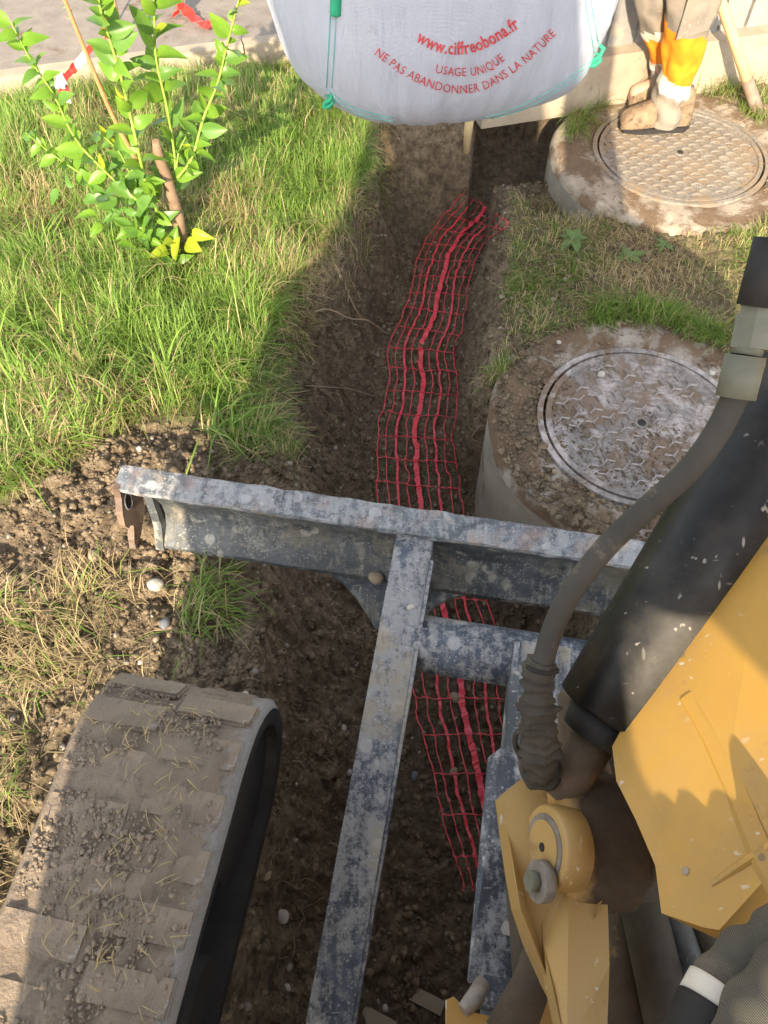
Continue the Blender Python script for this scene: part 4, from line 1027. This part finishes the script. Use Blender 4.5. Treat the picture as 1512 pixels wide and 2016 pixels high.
branch([(310, 410), (262, 352), (235, 300), (196, 262)], .004, .002, MSTEM, 16, 'd', .85, PY+.0, -.01)
branch([(300, 380), (270, 320), (218, 220), (168, 100), (124, -10), (110, -60)], .0085, .005, MOLDS, 0, 'g', 1, PY-.02, -.01, 14, 'stem')
for q in range(84):          # low cluster
    px = random.gauss(262, 45); py = 415+(px-262)*.45+random.gauss(0, 45); py = min(max(py, 340), 512)
    leaf(atY(px, py, PY-random.uniform(.0, .12)), Vector((random.uniform(-1, 1), random.uniform(-.7, .2), random.uniform(-.4, .8))), random.choice('dddddggg'), random.uniform(.6, .95))
for q in range(5): leaf(atY(330+q*12, 480+random.uniform(-20, 15), PY-.08), Vector((random.uniform(-1, 1), -.5, random.uniform(-.5, .5))), 'y', .95)
# canes behind the plant
MCANE = mat_simple('bamboo', (.42, .28, .16), (.34, .22, .12), 12, .6, 60, .2, .001)
c = at(254, 120, 0); tag(tube('cane', [c-UP*.05, c+Vector((.0, .02, .5)), c+Vector((-.03, .03, 1.1))], .009, MCANE, None, 10), 'tan bamboo cane standing upright behind the citrus plant', 'cane')
c = at(247, 92, 0); tag(tube('cane', [c-UP*.05, c+Vector((-.08, .02, .6)), c+Vector((-.15, .03, 1.1))], .006, MBARK, None, 8), 'thin dark cane leaning left behind the citrus plant', 'cane')
# barrier tape
MTW = mat_simple('white_tape', (.70, .66, .62), (.76, .73, .70), 20, .4); MTR = mat_simple('red_tape', (.72, .03, .02), (.80, .05, .03), 20, .4)
tape = empty('barrier_tape', atY(150, 150, PY+.05), 'twisted red and white barrier tape tied round the citrus stem', 'barrier tape')
tp = spline([atY(182, 88, PY), atY(165, 112, PY+.02), atY(140, 140, PY+.04), atY(118, 165, PY+.05), atY(126, 178, PY+.05), atY(130, 200, PY+.06)], 6)
for i in range(0, len(tp)-5, 5): ribbon('tape_band', tp[i:i+6], .022 if i < 15 else .034, MTR if (i//5) % 2 == 0 else MTW, tape, .0006, Vector((0, -.8, .6)))
t2 = spline([atY(208, 30, PY), atY(204, 60, PY+.01), atY(212, 75, PY+.0)], 5); ribbon('tape_band', t2, .016, MTR, tape, .0006, Vector((0, -.8, .6)))
rt = spline([at(318, -40, .25), at(345, -5, .2), at(362, 15, .16), at(385, 38, .13), at(418, 52, .12)], 6)
tag(ribbon('plastic_strip', rt, .055, MTR, None, .002), 'broad red plastic strip lying on the pavement at the top edge', 'plastic strip')
rt = spline([at(345, 30, .12), at(350, 15, .16), at(360, -10, .2)], 6)
tag(ribbon('plastic_strip', rt, .035, MTR, None, .002), 'short red plastic strip hanging beside the broad one', 'plastic strip')

# ------------------------------------------------------------------ GRASS
MGR = mat_plant('grass_blade', 'tint', trans=.35, rough=.6)
def grass(name, x, y, hgt, wid, lean, tint, label, flat=0.0, z=None, cat='grass', curl=1.0):
    n = len(x); z = H(x, y)-.004 if z is None else z
    a = RNG.normal(0, 1.1, n)+fbm(x*3.5, y*3.5, 3, 140)*14; dx, dy = np.cos(a), np.sin(a); wx, wy = -dy, dx
    lv = np.array([0, .38, .72, 1.0]); V = np.zeros((n, 7, 3)); idx = 0
    hgt = hgt*RNG.uniform(.4, 1.5, n); le = lean*RNG.uniform(.15, 1.9, n); tw = RNG.uniform(-1, 1, n)
    for i, t in enumerate(lv):
        ang = le*t**curl; hz = hgt*t*np.cos(np.minimum(ang, 1.5)); hr = hgt*t*np.sin(np.minimum(ang, 2.2))
        cx = x+dx*hr+wx*tw*hgt*.18*t*t; cy = y+dy*hr+wy*tw*hgt*.18*t*t; cz = z+hz
        w = wid*(1-.25*t) if i < 3 else 0*wid
        if i < 3:
            V[:, idx] = np.stack([cx-wx*w/2, cy-wy*w/2, cz], -1); V[:, idx+1] = np.stack([cx+wx*w/2, cy+wy*w/2, cz], -1); idx += 2
        else: V[:, idx] = np.stack([cx, cy, cz], -1)
    off = (np.arange(n)*7)[:, None]
    q = np.concatenate([off+np.array([0, 1, 3, 2]), off+np.array([2, 3, 5, 4])], 1).reshape(-1, 4); t3 = (off+np.array([4, 5, 6])).reshape(-1, 3)
    lo = np.concatenate([q.ravel(), t3.ravel()]).astype(np.int32)
    ls = np.concatenate([np.arange(0, q.size, 4), q.size+np.arange(0, t3.size, 3)]).astype(np.int32)
    me = bpy.data.meshes.new(name); me.vertices.add(n*7); me.vertices.foreach_set('co', V.reshape(-1))
    me.loops.add(len(lo)); me.loops.foreach_set('vertex_index', lo); me.polygons.add(len(ls)); me.polygons.foreach_set('loop_start', ls)
    me.update(calc_edges=True); me.polygons.foreach_set('use_smooth', [True]*len(ls))
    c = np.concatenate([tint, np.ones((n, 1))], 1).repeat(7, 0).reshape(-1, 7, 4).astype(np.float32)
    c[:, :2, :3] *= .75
    at_ = me.attributes.new('tint', 'FLOAT_COLOR', 'POINT'); at_.data.foreach_set('color', c.ravel())
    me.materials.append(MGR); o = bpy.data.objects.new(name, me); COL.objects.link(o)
    tag(o, label, cat, kind='stuff'); return o
def tints(n, g, drymix, x=None, y=None, seed=0):
    G1_ = np.array([.13, .245, .035]); G2_ = np.array([.27, .40, .075]); S1 = np.array([.56, .45, .24]); S2 = np.array([.40, .31, .16])
    t = RNG.uniform(0, 1, (n, 1)); c = G1_*(1-t)+G2_*t
    s = S1*(1-t)+S2*t; d = drymix
    if x is not None: d = np.clip(drymix+(fbm(x*3, y*3, 3, 60+seed)-.5)*1.6, 0, 1)
    m = (RNG.uniform(0, 1, n) < d)[:, None]; return np.where(m, s, c*g)
def scatter(n, x0, x1, y0, y1, keep):
    x = RNG.uniform(x0, x1, n); y = RNG.uniform(y0, y1, n); k = keep(x, y); return x[k], y[k]
def offring(x, y):
    return (np.hypot(x-M1[0], y-M1[1]) > .48) & (np.hypot(x-M2[0], y-M2[1]) > .54)
yb_ = lambda x: lerp_tab(x, [-2,-1.15,-.83,-.6,-.31,0], [1.2,1.31,1.6,1.60,1.5,1.5])
def kerbline(x): return k0.y+(x-k0.x)*.2717-.03
def lush(x, y):
    n = fbm(x*4, y*4, 4, 21)-.5; c = fbm(x*7, y*7, 3, 66)
    return (x < XL(y)-.03-n*.2) & (y > yb_(x)+n*.25) & (y < kerbline(x)) & (RNG.uniform(0, 1, len(x)) < -.25+2.2*c)
x, y = scatter(150000, -2.3, .25, 1.1, 4.1, lush); n = len(x)
hh = .045+.13*fbm(x*3.2, y*3.2, 3, 70)**1.5; edge = np.clip((XL(y)-x)/.25, 0, 1)
grass('lawn_grass', x, y, hh, RNG.uniform(.0016, .0036, n), .75, tints(n, 1.0, .26, x, y), 'long bright green lawn grass left of the trench')
x, y = scatter(60000, -2.3, .25, 1.1, 4.1, lush); n = len(x)
grass('dead_thatch', x, y, .05+0*x, RNG.uniform(.0012, .0026, n), 1.5, tints(n, .8, .75), 'dry yellow thatch among the lawn grass left of the trench')
# broad-bladed grass clumps above the spoil heap
def clump_pts(cs, per, rad):
    xs, ys = [], []
    for (px, py, k) in cs:
        p = gpt(px, py); m = int(per*k); xs.append(RNG.normal(p.x, rad, m)); ys.append(RNG.normal(p.y, rad, m))
    return np.concatenate(xs), np.concatenate(ys)
x, y = clump_pts([(60, 780, 1.5), (150, 700, 1), (245, 815, 1.4), (330, 760, 1), (200, 830, 1), (110, 880, 1), (40, 900, 1), (430, 850, .8), (150, 780, 1), (30, 690, 1), (100, 500, .7), (60, 560, .7)], 34, .035)
n = len(x); grass('broad_grass', x, y, .17+0*x, RNG.uniform(.004, .0075, n), 1.15, tints(n, 1.05, .18), 'broad-bladed grass clumps along the edge of the spoil heap', curl=1.4)
cl = [(RNG.uniform(0, 640), RNG.uniform(200, 780), RNG.uniform(.4, 1)) for _ in range(120)]
cl = [c_ for c_ in cl if lush(np.array([gpt(c_[0], c_[1]).x]), np.array([gpt(c_[0], c_[1]).y]))[0]]
x, y = clump_pts(cl, 60, .030); n = len(x)
grass('long_grass', x, y, .15+0*x, RNG.uniform(.002, .0042, n), 1.5, tints(n, 1.0, .22), 'long flopped tussocks standing out of the lawn', curl=1.5)
# fringe drooping over the trench edge
def fringe(x, y): return (np.abs(x-XL(y)+.04) < .05+.09*fbm(x*6, y*6, 3, 172)) & (y < 3.4)
x, y = scatter(34000, -.6, .2, 1.42, 3.4, fringe); n = len(x)
grass('edge_grass', x, y, .03+.12*fbm(x*9, y*9, 3, 171), RNG.uniform(.0012, .0028, n), 1.7, tints(n, .7, .5, x, y, 3), 'matted grass drooping over the left lip of the trench')
# dry cut grass at lower left
def dry(x, y):
    c = fbm(x*8, y*8, 3, 88); return (x < -.56-.25*(c-.5)) & (y < 1.06+.3*(c-.5)) & (RNG.uniform(0, 1, len(x)) < 2.4*c-.75)
x, y = scatter(9000, -1.8, -.3, -.3, 1.2, dry); n = len(x)
grass('dry_grass', x, y, .065+0*x, RNG.uniform(.0014, .0030, n), 1.75, tints(n, .95, 1.05, x, y, 4), 'flattened straw-coloured grass on the soil left of the track')
x, y = clump_pts([(150, 1190, 1), (200, 1170, 1.2), (110, 1230, 1), (60, 1250, .8), (180, 1290, .7), (30, 1330, .8), (120, 1330, .8), (40, 1450, 1), (20, 1540, 1.2), (10, 1200, 1)], 55, .035)
n = len(x); grass('dry_grass', x, y, .12+0*x, RNG.uniform(.0016, .0034, n), 1.35, tints(n, 1.0, .8), 'upright tufts of straw and green grass below the blade end')
# clods with green blades in the spoil
x, y = clump_pts([(405, 1140, 1), (385, 1190, 1.4), (430, 1200, 1), (375, 1240, 1), (440, 1150, .6)], 40, .022); n = len(x)
grass('turf_tuft', x, y, .12+0*x, RNG.uniform(.002, .0042, n), 1.2, tints(n, .9, .3), 'torn tuft of green grass lying in the spoil below the blade')
# bank on the right between the manholes
def bank(x, y):
    c = fbm(x*5, y*5, 4, 21)-.5; c2 = fbm(x*6, y*6, 3, 90)
    return (x > XR(y)+.0) & (y > 1.86) & (y < 2.95) & offring(x, y) & (RNG.uniform(0, 1, len(x)) < 1.7*c2-.25)
x, y = scatter(40000, .35, 2.3, 1.8, 2.95, bank); n = len(x)
grass('bank_grass', x, y, .045+0*x, RNG.uniform(.0013, .0028, n), 1.4, tints(n, .75, .62, x, y, 6), 'sparse trampled grass on the bank between the two manholes')
x, y = clump_pts([(1190, 620, 1.6), (1235, 605, 1.5), (1290, 620, 1.5), (1330, 640, 1.5), (1380, 655, 1.2), (1410, 665, 1), (1175, 645, 1), (1260, 625, 1.2)], 210, .030); n = len(x)
kk = offring(x, y); x, y = x[kk], y[kk]; n = len(x)
grass('bank_grass', x, y, .075+0*x, RNG.uniform(.0014, .003, n), .95, tints(n, .85, .08), 'thick green grass strip along the back of the nearer manhole')
x, y = clump_pts([(985, 745, 1), (1000, 765, 1), (1050, 655, .4), (975, 770, .7), (1020, 590, .8), (1050, 560, .8), (1120, 520, .8)], 130, .022); n = len(x)
grass('edge_grass', x, y, .07+0*x, RNG.uniform(.0014, .0028, n), 1.3, tints(n, .75, .4), 'grass tufts on the right lip of the trench')
# round the plinth
def plz(x, y): return (y < 3.39+.2714*(x-.717)-.01) & (x > .80) & (np.hypot(x-M2[0], y-M2[1]) > .44)
xs = []; ys = []
for (px, py, k) in [(1150, 245, 1.2), (1175, 215, 1.4), (1195, 190, 1.2), (1130, 265, 1), (1210, 170, .8), (1170, 250, 1), (1420, 165, .7), (1445, 175, .8), (1410, 180, .5), (1470, 165, .7), (1500, 150, .9), (1490, 230, .6), (1505, 210, .8)]:
    p = at(px, py, 0); m = int(230*k); xs.append(RNG.normal(p.x, .045, m)); ys.append(RNG.normal(p.y, .045, m))
x = np.concatenate(xs); y = np.concatenate(ys); kk = plz(x, y); x, y = x[kk], y[kk]; n = len(x)
grass('verge_grass', x, y, .09+0*x, RNG.uniform(.0014, .0032, n), 1.1, tints(n, .95, .3), 'grass growing along the foot of the fence plinth', z=np.where(np.hypot(x-M2[0], y-M2[1]) < .55, .0, np.maximum(H(x, y), -.05)))
def corner(x, y): return offring(x, y) & (x > 1.35) & (RNG.uniform(0, 1, len(x)) < .3+fbm(x*6, y*6, 3, 91))
x, y = scatter(26000, 1.3, 2.4, 2.1, 3.0, corner); n = len(x)
grass('verge_grass', x, y, .06+0*x, RNG.uniform(.0014, .003, n), 1.2, tints(n, 1.0, .45), 'sunlit grass right of the far manhole')

# ------------------------------------------------------------------ CRUMBS, PEBBLES, ROOTS
ico = bmesh.new(); bmesh.ops.create_icosphere(ico, subdivisions=1, radius=1); icov = np.array([v_.co[:] for v_ in ico.verts]); icof = np.array([[v_.index for v_ in f_.verts] for f_ in ico.faces]); ico.free()
def lumps(name, x, y, r, mat, label, cat, squash=.75, jit=.36, z=None, sink=.25):
    n = len(x); z = H(x, y) if z is None else z
    V = icov[None]*(1+RNG.uniform(-jit, jit, (n, len(icov), 1)))+RNG.uniform(-jit*.6, jit*.6, (n, len(icov), 3)); sc = np.stack([RNG.uniform(.7, 1.3, n), RNG.uniform(.7, 1.3, n), RNG.uniform(.6, 1, n)*squash], -1)
    V = V*sc[:, None]*r[:, None, None]; a = RNG.uniform(0, 6.28, n); c, s = np.cos(a)[:, None], np.sin(a)[:, None]
    X = V[:, :, 0]*c-V[:, :, 1]*s; Y = V[:, :, 0]*s+V[:, :, 1]*c
    V = np.stack([X+x[:, None], Y+y[:, None], V[:, :, 2]+(z+r*sink)[:, None]], -1)
    F = (icof[None]+(np.arange(n)*len(icov))[:, None, None]).reshape(-1, 3).astype(np.int32)
    me = bpy.data.meshes.new(name); me.vertices.add(V.size//3); me.vertices.foreach_set('co', V.reshape(-1)); me.loops.add(F.size); me.loops.foreach_set('vertex_index', F.ravel())
    me.polygons.add(len(F)); me.polygons.foreach_set('loop_start', np.arange(0, F.size, 3, dtype=np.int32)); me.update(calc_edges=True); me.materials.append(mat); o = bpy.data.objects.new(name, me); COL.objects.link(o); tag(o, label, cat, kind='stuff'); return o
def soilkeep(th=.55):
    def k(x, y): return (soilmask(x, y) > th) & offring(x, y) & (RNG.uniform(0, 1, len(x)) < .15+1.2*fbm(x*3, y*3, 3, 95))
    return k
x, y = scatter(52000, -1.25, .75, -.25, 3.4, soilkeep()); n = len(x)
lumps('soil_crumbs', x, y, np.clip(RNG.lognormal(-5.6, .55, n), .0018, .016), MSOIL, 'loose brown soil crumbs scattered in and beside the trench', 'soil')
# more lumps on the heaps
xs = []; ys = []
for (px, py, sp_, m) in [(160, 960, .08, 500), (230, 900, .08, 300), (120, 1020, .10, 400), (400, 880, .10, 500), (480, 900, .08, 300), (300, 1090, .07, 260), (350, 1120, .07, 300), (330, 1260, .09, 500), (560, 1480, .10, 500), (560, 1700, .12, 500), (640, 620, .05, 250), (650, 760, .06, 400), (600, 850, .05, 400), (700, 900, .07, 300), (560, 930, .06, 400), (500, 1350, .08, 400), (620, 1250, .08, 400), (150, 1150, .12, 400), (60, 1400, .12, 400), (985, 640, .05, 200), (950, 800, .05, 250), (880, 1130, .08, 250), (1080, 1190, .06, 250)]:
    m *= 2; p = gpt(px, py); xs.append(RNG.normal(p.x, sp_*1.2, m)); ys.append(RNG.normal(p.y, sp_*1.2, m))
x = np.concatenate(xs); y = np.concatenate(ys); kk = offring(x, y); x, y = x[kk], y[kk]
lumps('soil_clods', x, y, np.clip(RNG.lognormal(-5.75, .6, len(x)), .0015, .014), MSOIL, 'crumbly clods on the spoil heaps by the dozer blade', 'soil', squash=.6, sink=.0)
# mud on manhole tops
def onr(c, r0, r1): return lambda x, y: (np.hypot(x-c[0], y-c[1]) > r0) & (np.hypot(x-c[0], y-c[1]) < r1) & (fbm(x*7, y*7, 4, 99)+.25*((x < c[0]-.2)*(r0 < .4)) > .53)
for c, nm, k in ((M1, 'nearer', 9000), (M2, 'farther', 3500)):
    x, y = scatter(k, c[0]-.5, c[0]+.5, c[1]-.5, c[1]+.5, onr(c, .02, .475)); n = len(x)
    lumps('mud_crumbs', x, y, np.clip(RNG.lognormal(-6.0, .45, n), .0012, .008), MSOIL if c is M1 else MDRY, 'dried mud crumbs stuck on top of the %s manhole' % nm, 'mud', z=np.where(np.hypot(x-c[0], y-c[1]) < .35, .005, .004)+0*x, squash=.5)
xs_ = RNG.uniform(-.5, .5, 9000); ys_ = RNG.uniform(-.5, .5, 9000); rr_ = np.hypot(xs_, ys_); kk = (rr_ > .33) & (rr_ < .478) & (fbm((xs_+3)*6, (ys_+3)*6, 4, 150)+.18*(-xs_-ys_) > .50)
lumps('collar_soil', xs_[kk]+M1[0], ys_[kk]+M1[1], np.clip(RNG.lognormal(-5.4, .6, kk.sum()), .0015, .016), MSOIL, 'soil and grit heaped on the collar of the nearer manhole', 'soil', z=0*xs_[kk]+.003, squash=.5)
MPEB = mat_simple('river_pebble', (.30, .26, .21), (.22, .19, .16), 9, .6, 60, .2, .001, .4, (.40, .36, .30))
x, y = scatter(1500, -1.2, .75, -.25, 3.4, soilkeep(.5)); n = len(x)
lumps('pebbles', x, y, np.clip(RNG.lognormal(-5.15, .38, n), .003, .012), MPEB, 'small grey and tan pebbles scattered through the soil', 'pebbles', jit=.08, squash=.8)
p = gpt(1060, 700)
x = RNG.uniform(.40, .62, 60); y = RNG.uniform(1.75, 2.2, 60); lumps('pebbles', x, y, np.clip(RNG.lognormal(-5.2, .35, 60), .003, .009), MPEB, 'pale pebbles on the bare bank behind the nearer manhole', 'pebbles', jit=.08)
# single stones one can pick out
def stone(px, py, r, col, label, lift=.3, z=None, asp=(1, .8, .7)):
    p = gpt(px, py) if z is None else at(px, py, z); bm = bmesh.new(); bmesh.ops.create_icosphere(bm, subdivisions=3, radius=r); rs = random.random()*9
    for q in bm.verts:
        q.co *= 1+.16*mnoise.noise(q.co/r*1.1+Vector((rs, 0, 0))); q.co = Vector((q.co.x*asp[0], q.co.y*asp[1], q.co.z*asp[2]))
    bmesh.ops.rotate(bm, verts=bm.verts, cent=(0, 0, 0), matrix=Matrix.Rotation(rs, 3, 'Z'))
    for q in bm.verts: q.co += p+UP*r*lift
    o = bmobj('stone', bm, col, None, smooth=True); tag(o, label, 'stone', 'loose stones in the soil')
MS1 = mat_simple('pale_stone', (.52, .48, .42), (.43, .39, .33), 20, .6, 90, .2, .001); MS2 = mat_simple('tan_stone', (.36, .28, .19), (.28, .21, .14), 20, .7, 90, .3, .001); MS3 = mat_simple('slate_stone', (.17, .18, .20), (.12, .12, .13), 20, .6, 90, .2, .001)
for a in [(308, 1155, .022, MS1, 'rounded white stone in the spoil left of the grass tuft'), (326, 1229, .017, MS3, 'dark slate-blue stone under the white one by the tuft'),
          (308, 1260, .010, MS2, 'small tan stone below the slate-blue stone'), (277, 1305, .008, MS1, 'tiny pale stone just above the track'), (484, 1369, .011, MS1, 'pale round stone just beyond the front of the track'),
          (676, 1435, .012, MS1, 'pale stone on the trench bank left of the blade arm, upper of two'), (688, 1522, .010, MS1, 'pale chip on the trench bank left of the blade arm, lower of two'),
          (556, 1805, .020, MS1, 'large pale stone right of the track near the bottom'), (526, 1722, .014, MS2, 'brownish stone right of the track above the large pale one'),
          (566, 1945, .010, MS1, 'small cream stone low in the soil beside the blade arm'), (757, 1985, .012, MS1, 'pale stone right of the blade arm at the bottom edge'),
          (895, 1375, .020, MS2, 'tan stone under the red mesh below the cross tube'), (893, 1520, .015, MS2, 'brown stone beneath the mesh beside the guard plate'),
          (816, 1528, .014, MS3, 'dark stone in the trench right of the blade arm'), (186, 1096, .020, MS2, 'brown rounded stone at the foot of the heap left of the blade'),
          (216, 1091, .015, MS2, 'second brown stone, nearer the blade end, at the foot of the heap'), (275, 885, .010, MS1, 'pale stone on the heap above the blade end'),
          (740, 412, .013, MS2, 'tan stone stuck in the left lip of the trench near the bag'), (668, 545, .010, MS1, 'pale stone in the left trench face beside the roots')]: stone(*a)
for (px, py, z, r, m, lb) in [(1184, 738, .014, .014, MS1, 'pale angular stone lying on the nearer manhole cover'), (1401, 735, .014, .011, MS1, 'light stone on the collar behind the nearer cover'), (1092, 930, .012, .010, MS2, 'tan stone on the muddy left side of the nearer collar'), (1100, 675, .01, .009, MS1, 'small white stone on the bare bank behind the collar'),
                             (741, 1140, .14, .022, MS2, 'brown stone resting on the blade gusset left of the arm'), (808, 1197, .322, .009, MS1, 'white chip lying on top of the blade arm')]:
    stone(px, py, r, m, lb, z=z)
# roots
MROOT = mat_simple('pale_root', (.42, .33, .22), (.30, .22, .14), 18, .8, 60, .3, .001)
def root(name, px, r, label, lift=.01, cat='root'):
    P = spline([gpt(x, y, lift*(1+.8*(i % 2))) for i, (x, y) in enumerate(px)], 6); n = len(P)
    tag(tube(name, P, [r*(1-.6*i/n) for i in range(n)], MROOT, None, 6), label, cat)
root('root', [(620, 628), (650, 635), (690, 640), (725, 652), (760, 667)], .0045, 'thick pale root sticking out of the left trench face', .03)
root('root', [(688, 588), (700, 620), (720, 645)], .003, 'reddish thin root above the thick pale one')
root('root', [(600, 765), (640, 768), (690, 772), (735, 786)], .002, 'thin straight root low on the left trench face')
root('root', [(950, 880), (925, 888), (960, 850), (985, 835)], .0025, 'pale stem crossing the right foot of the trench', .02)
rb = bmesh.new()
for q in range(170):
    px = random.uniform(560, 860); py = random.uniform(300, 960)
    if q > 120: px = random.uniform(520, 760); py = random.uniform(1150, 1900)
    p = gpt(px, py, .004); pts = [p]; d = Vector((random.uniform(-1, 1), random.uniform(-1, .2), random.uniform(-.3, .6)))
    for j in range(5):
        d = (d+Vector((random.uniform(-.6, .6), random.uniform(-.6, .6), random.uniform(-.5, .2)))).normalized(); w = pts[-1]+d*random.uniform(.008, .022)
        w.z = max(w.z, Hs(w.x, w.y)+.003); pts.append(w)
    add_tube(rb, pts, [.0011, .0010, .0009, .0008, .0006, .0003], 4)
tag(bmobj('rootlets', rb, MROOT), 'fine rootlets hanging from the cut trench faces', 'roots', kind='stuff')
# straw and mud on the track top
n = 520; s = RNG.uniform(-.9, .12, n); a = RNG.normal(0, .09, n); tx = TC.x+UF.x*s+UA.x*a; ty = TC.y+UF.y*s+UA.y*a
kk = (np.abs(a) < .155) & (fbm(tx*9, ty*9, 3, 120) > .42); tx, ty = tx[kk], ty[kk]; s_ = s[kk]; tz = .440-np.maximum(0, s_-.0)**2*2.2
grass('straw_on_track', tx, ty, .034+0*tx, RNG.uniform(.0012, .0026, len(tx)), 2.1, tints(len(tx), .9, 1.0), 'dry straw stuck in the mud on the rubber track', z=tz, cat='straw')
n = 14000; s = RNG.uniform(-.95, .16, n); a = RNG.uniform(-.16, .16, n); tx = TC.x+UF.x*s+UA.x*a; ty = TC.y+UF.y*s+UA.y*a
kk = (fbm(s*13+5, a*9, 3, 121) > .49) & (RNG.uniform(0, 1, n) < .75) & ((a < .10) | (RNG.uniform(0, 1, n) < .15)); tx, ty, s_ = tx[kk], ty[kk], s[kk]
tz = .433-np.where(s_ > 0, .215-np.sqrt(np.maximum(.0001, .215**2-s_**2)), 0)
lumps('track_mud', tx, ty, np.clip(RNG.lognormal(-6.25, .55, len(tx)), .001, .007), MTRK, 'crumbled mud caked on the rubber track', 'mud', z=tz, squash=.5, jit=.4)
# soil on the ledge of mud beside the blade end and yellow stub under the bag
stub = [atY(925, 232, 3.22), atY(921, 262, 3.25), atY(918, 300, 3.24)]
MSTUB = mat_simple('yellowed_plastic', (.52, .40, .20), (.42, .31, .17), 14, .6, 60, .3, .001)
tag(tube('pipe_stub', stub, [.020, .018, .014], MSTUB, None, 14), 'yellowish pipe stub coming down the trench end under the bag', 'pipe')
# weeds with broad leaves
MWEED = mat_plant('weed_leaf', None, (.13, .21, .07), (.20, .29, .10), .3, .6, 14)
WM = leafmesh(.06, .017, .35, .3); WM.materials.append(MWEED)
def weed(px, py, n, sc, label):
    p = at(px, py, 0); p.z = max(Hs(p.x, p.y), -.02)+.012; r_ = empty('weed', p, label, 'weed')
    for q in range(n):
        a = 2*math.pi*q/n+random.uniform(-.3, .3); d = Vector((math.cos(a), math.sin(a), random.uniform(.15, .6))).normalized(); o = bpy.data.objects.new('leaf', WM); COL.objects.link(o); o.parent = r_
        x_ = d.cross(UP).normalized(); o.rotation_euler = Matrix((x_, d, x_.cross(d))).transposed().to_euler(); s = sc*random.uniform(.7, 1.2); o.scale = (s, s, s)
weed(1128, 478, 7, 1.1, 'pale broad-leaved weed nearest the trench between the manholes'); weed(1240, 505, 7, 1.0, 'grey-green broad-leaved weed midway between the two manholes')
weed(1212, 185, 6, .9, 'round-leaved weed in the grass beside the worker boots'); weed(145, 140, 8, 1.8, 'dark broad-leaved weed at the foot of the kerb'); weed(1310, 480, 6, .7, 'small weed just below the far manhole collar')
weed(180, 540, 8, 1.1, 'broad-leaved weed in the lawn below the citrus plant')
# leaf litter: slab fragments at the bottom edge
for (px, py, lb) in [(840, 1970, 'grey slab fragment half buried at the bottom edge'), (745, 2010, 'grey brick-shaped fragment at the bottom edge beside the arm')]:
    p = gpt(px, py); box('slab_fragment', p+UP*.005, Vector((.9, -.4, 0)).normalized(), Vector((.4, .9, 0)).normalized(), UP, .09, .035, .025, MPLINTH, None, .004); tag(bpy.context.scene.collection.objects[-1], lb, 'fragment')
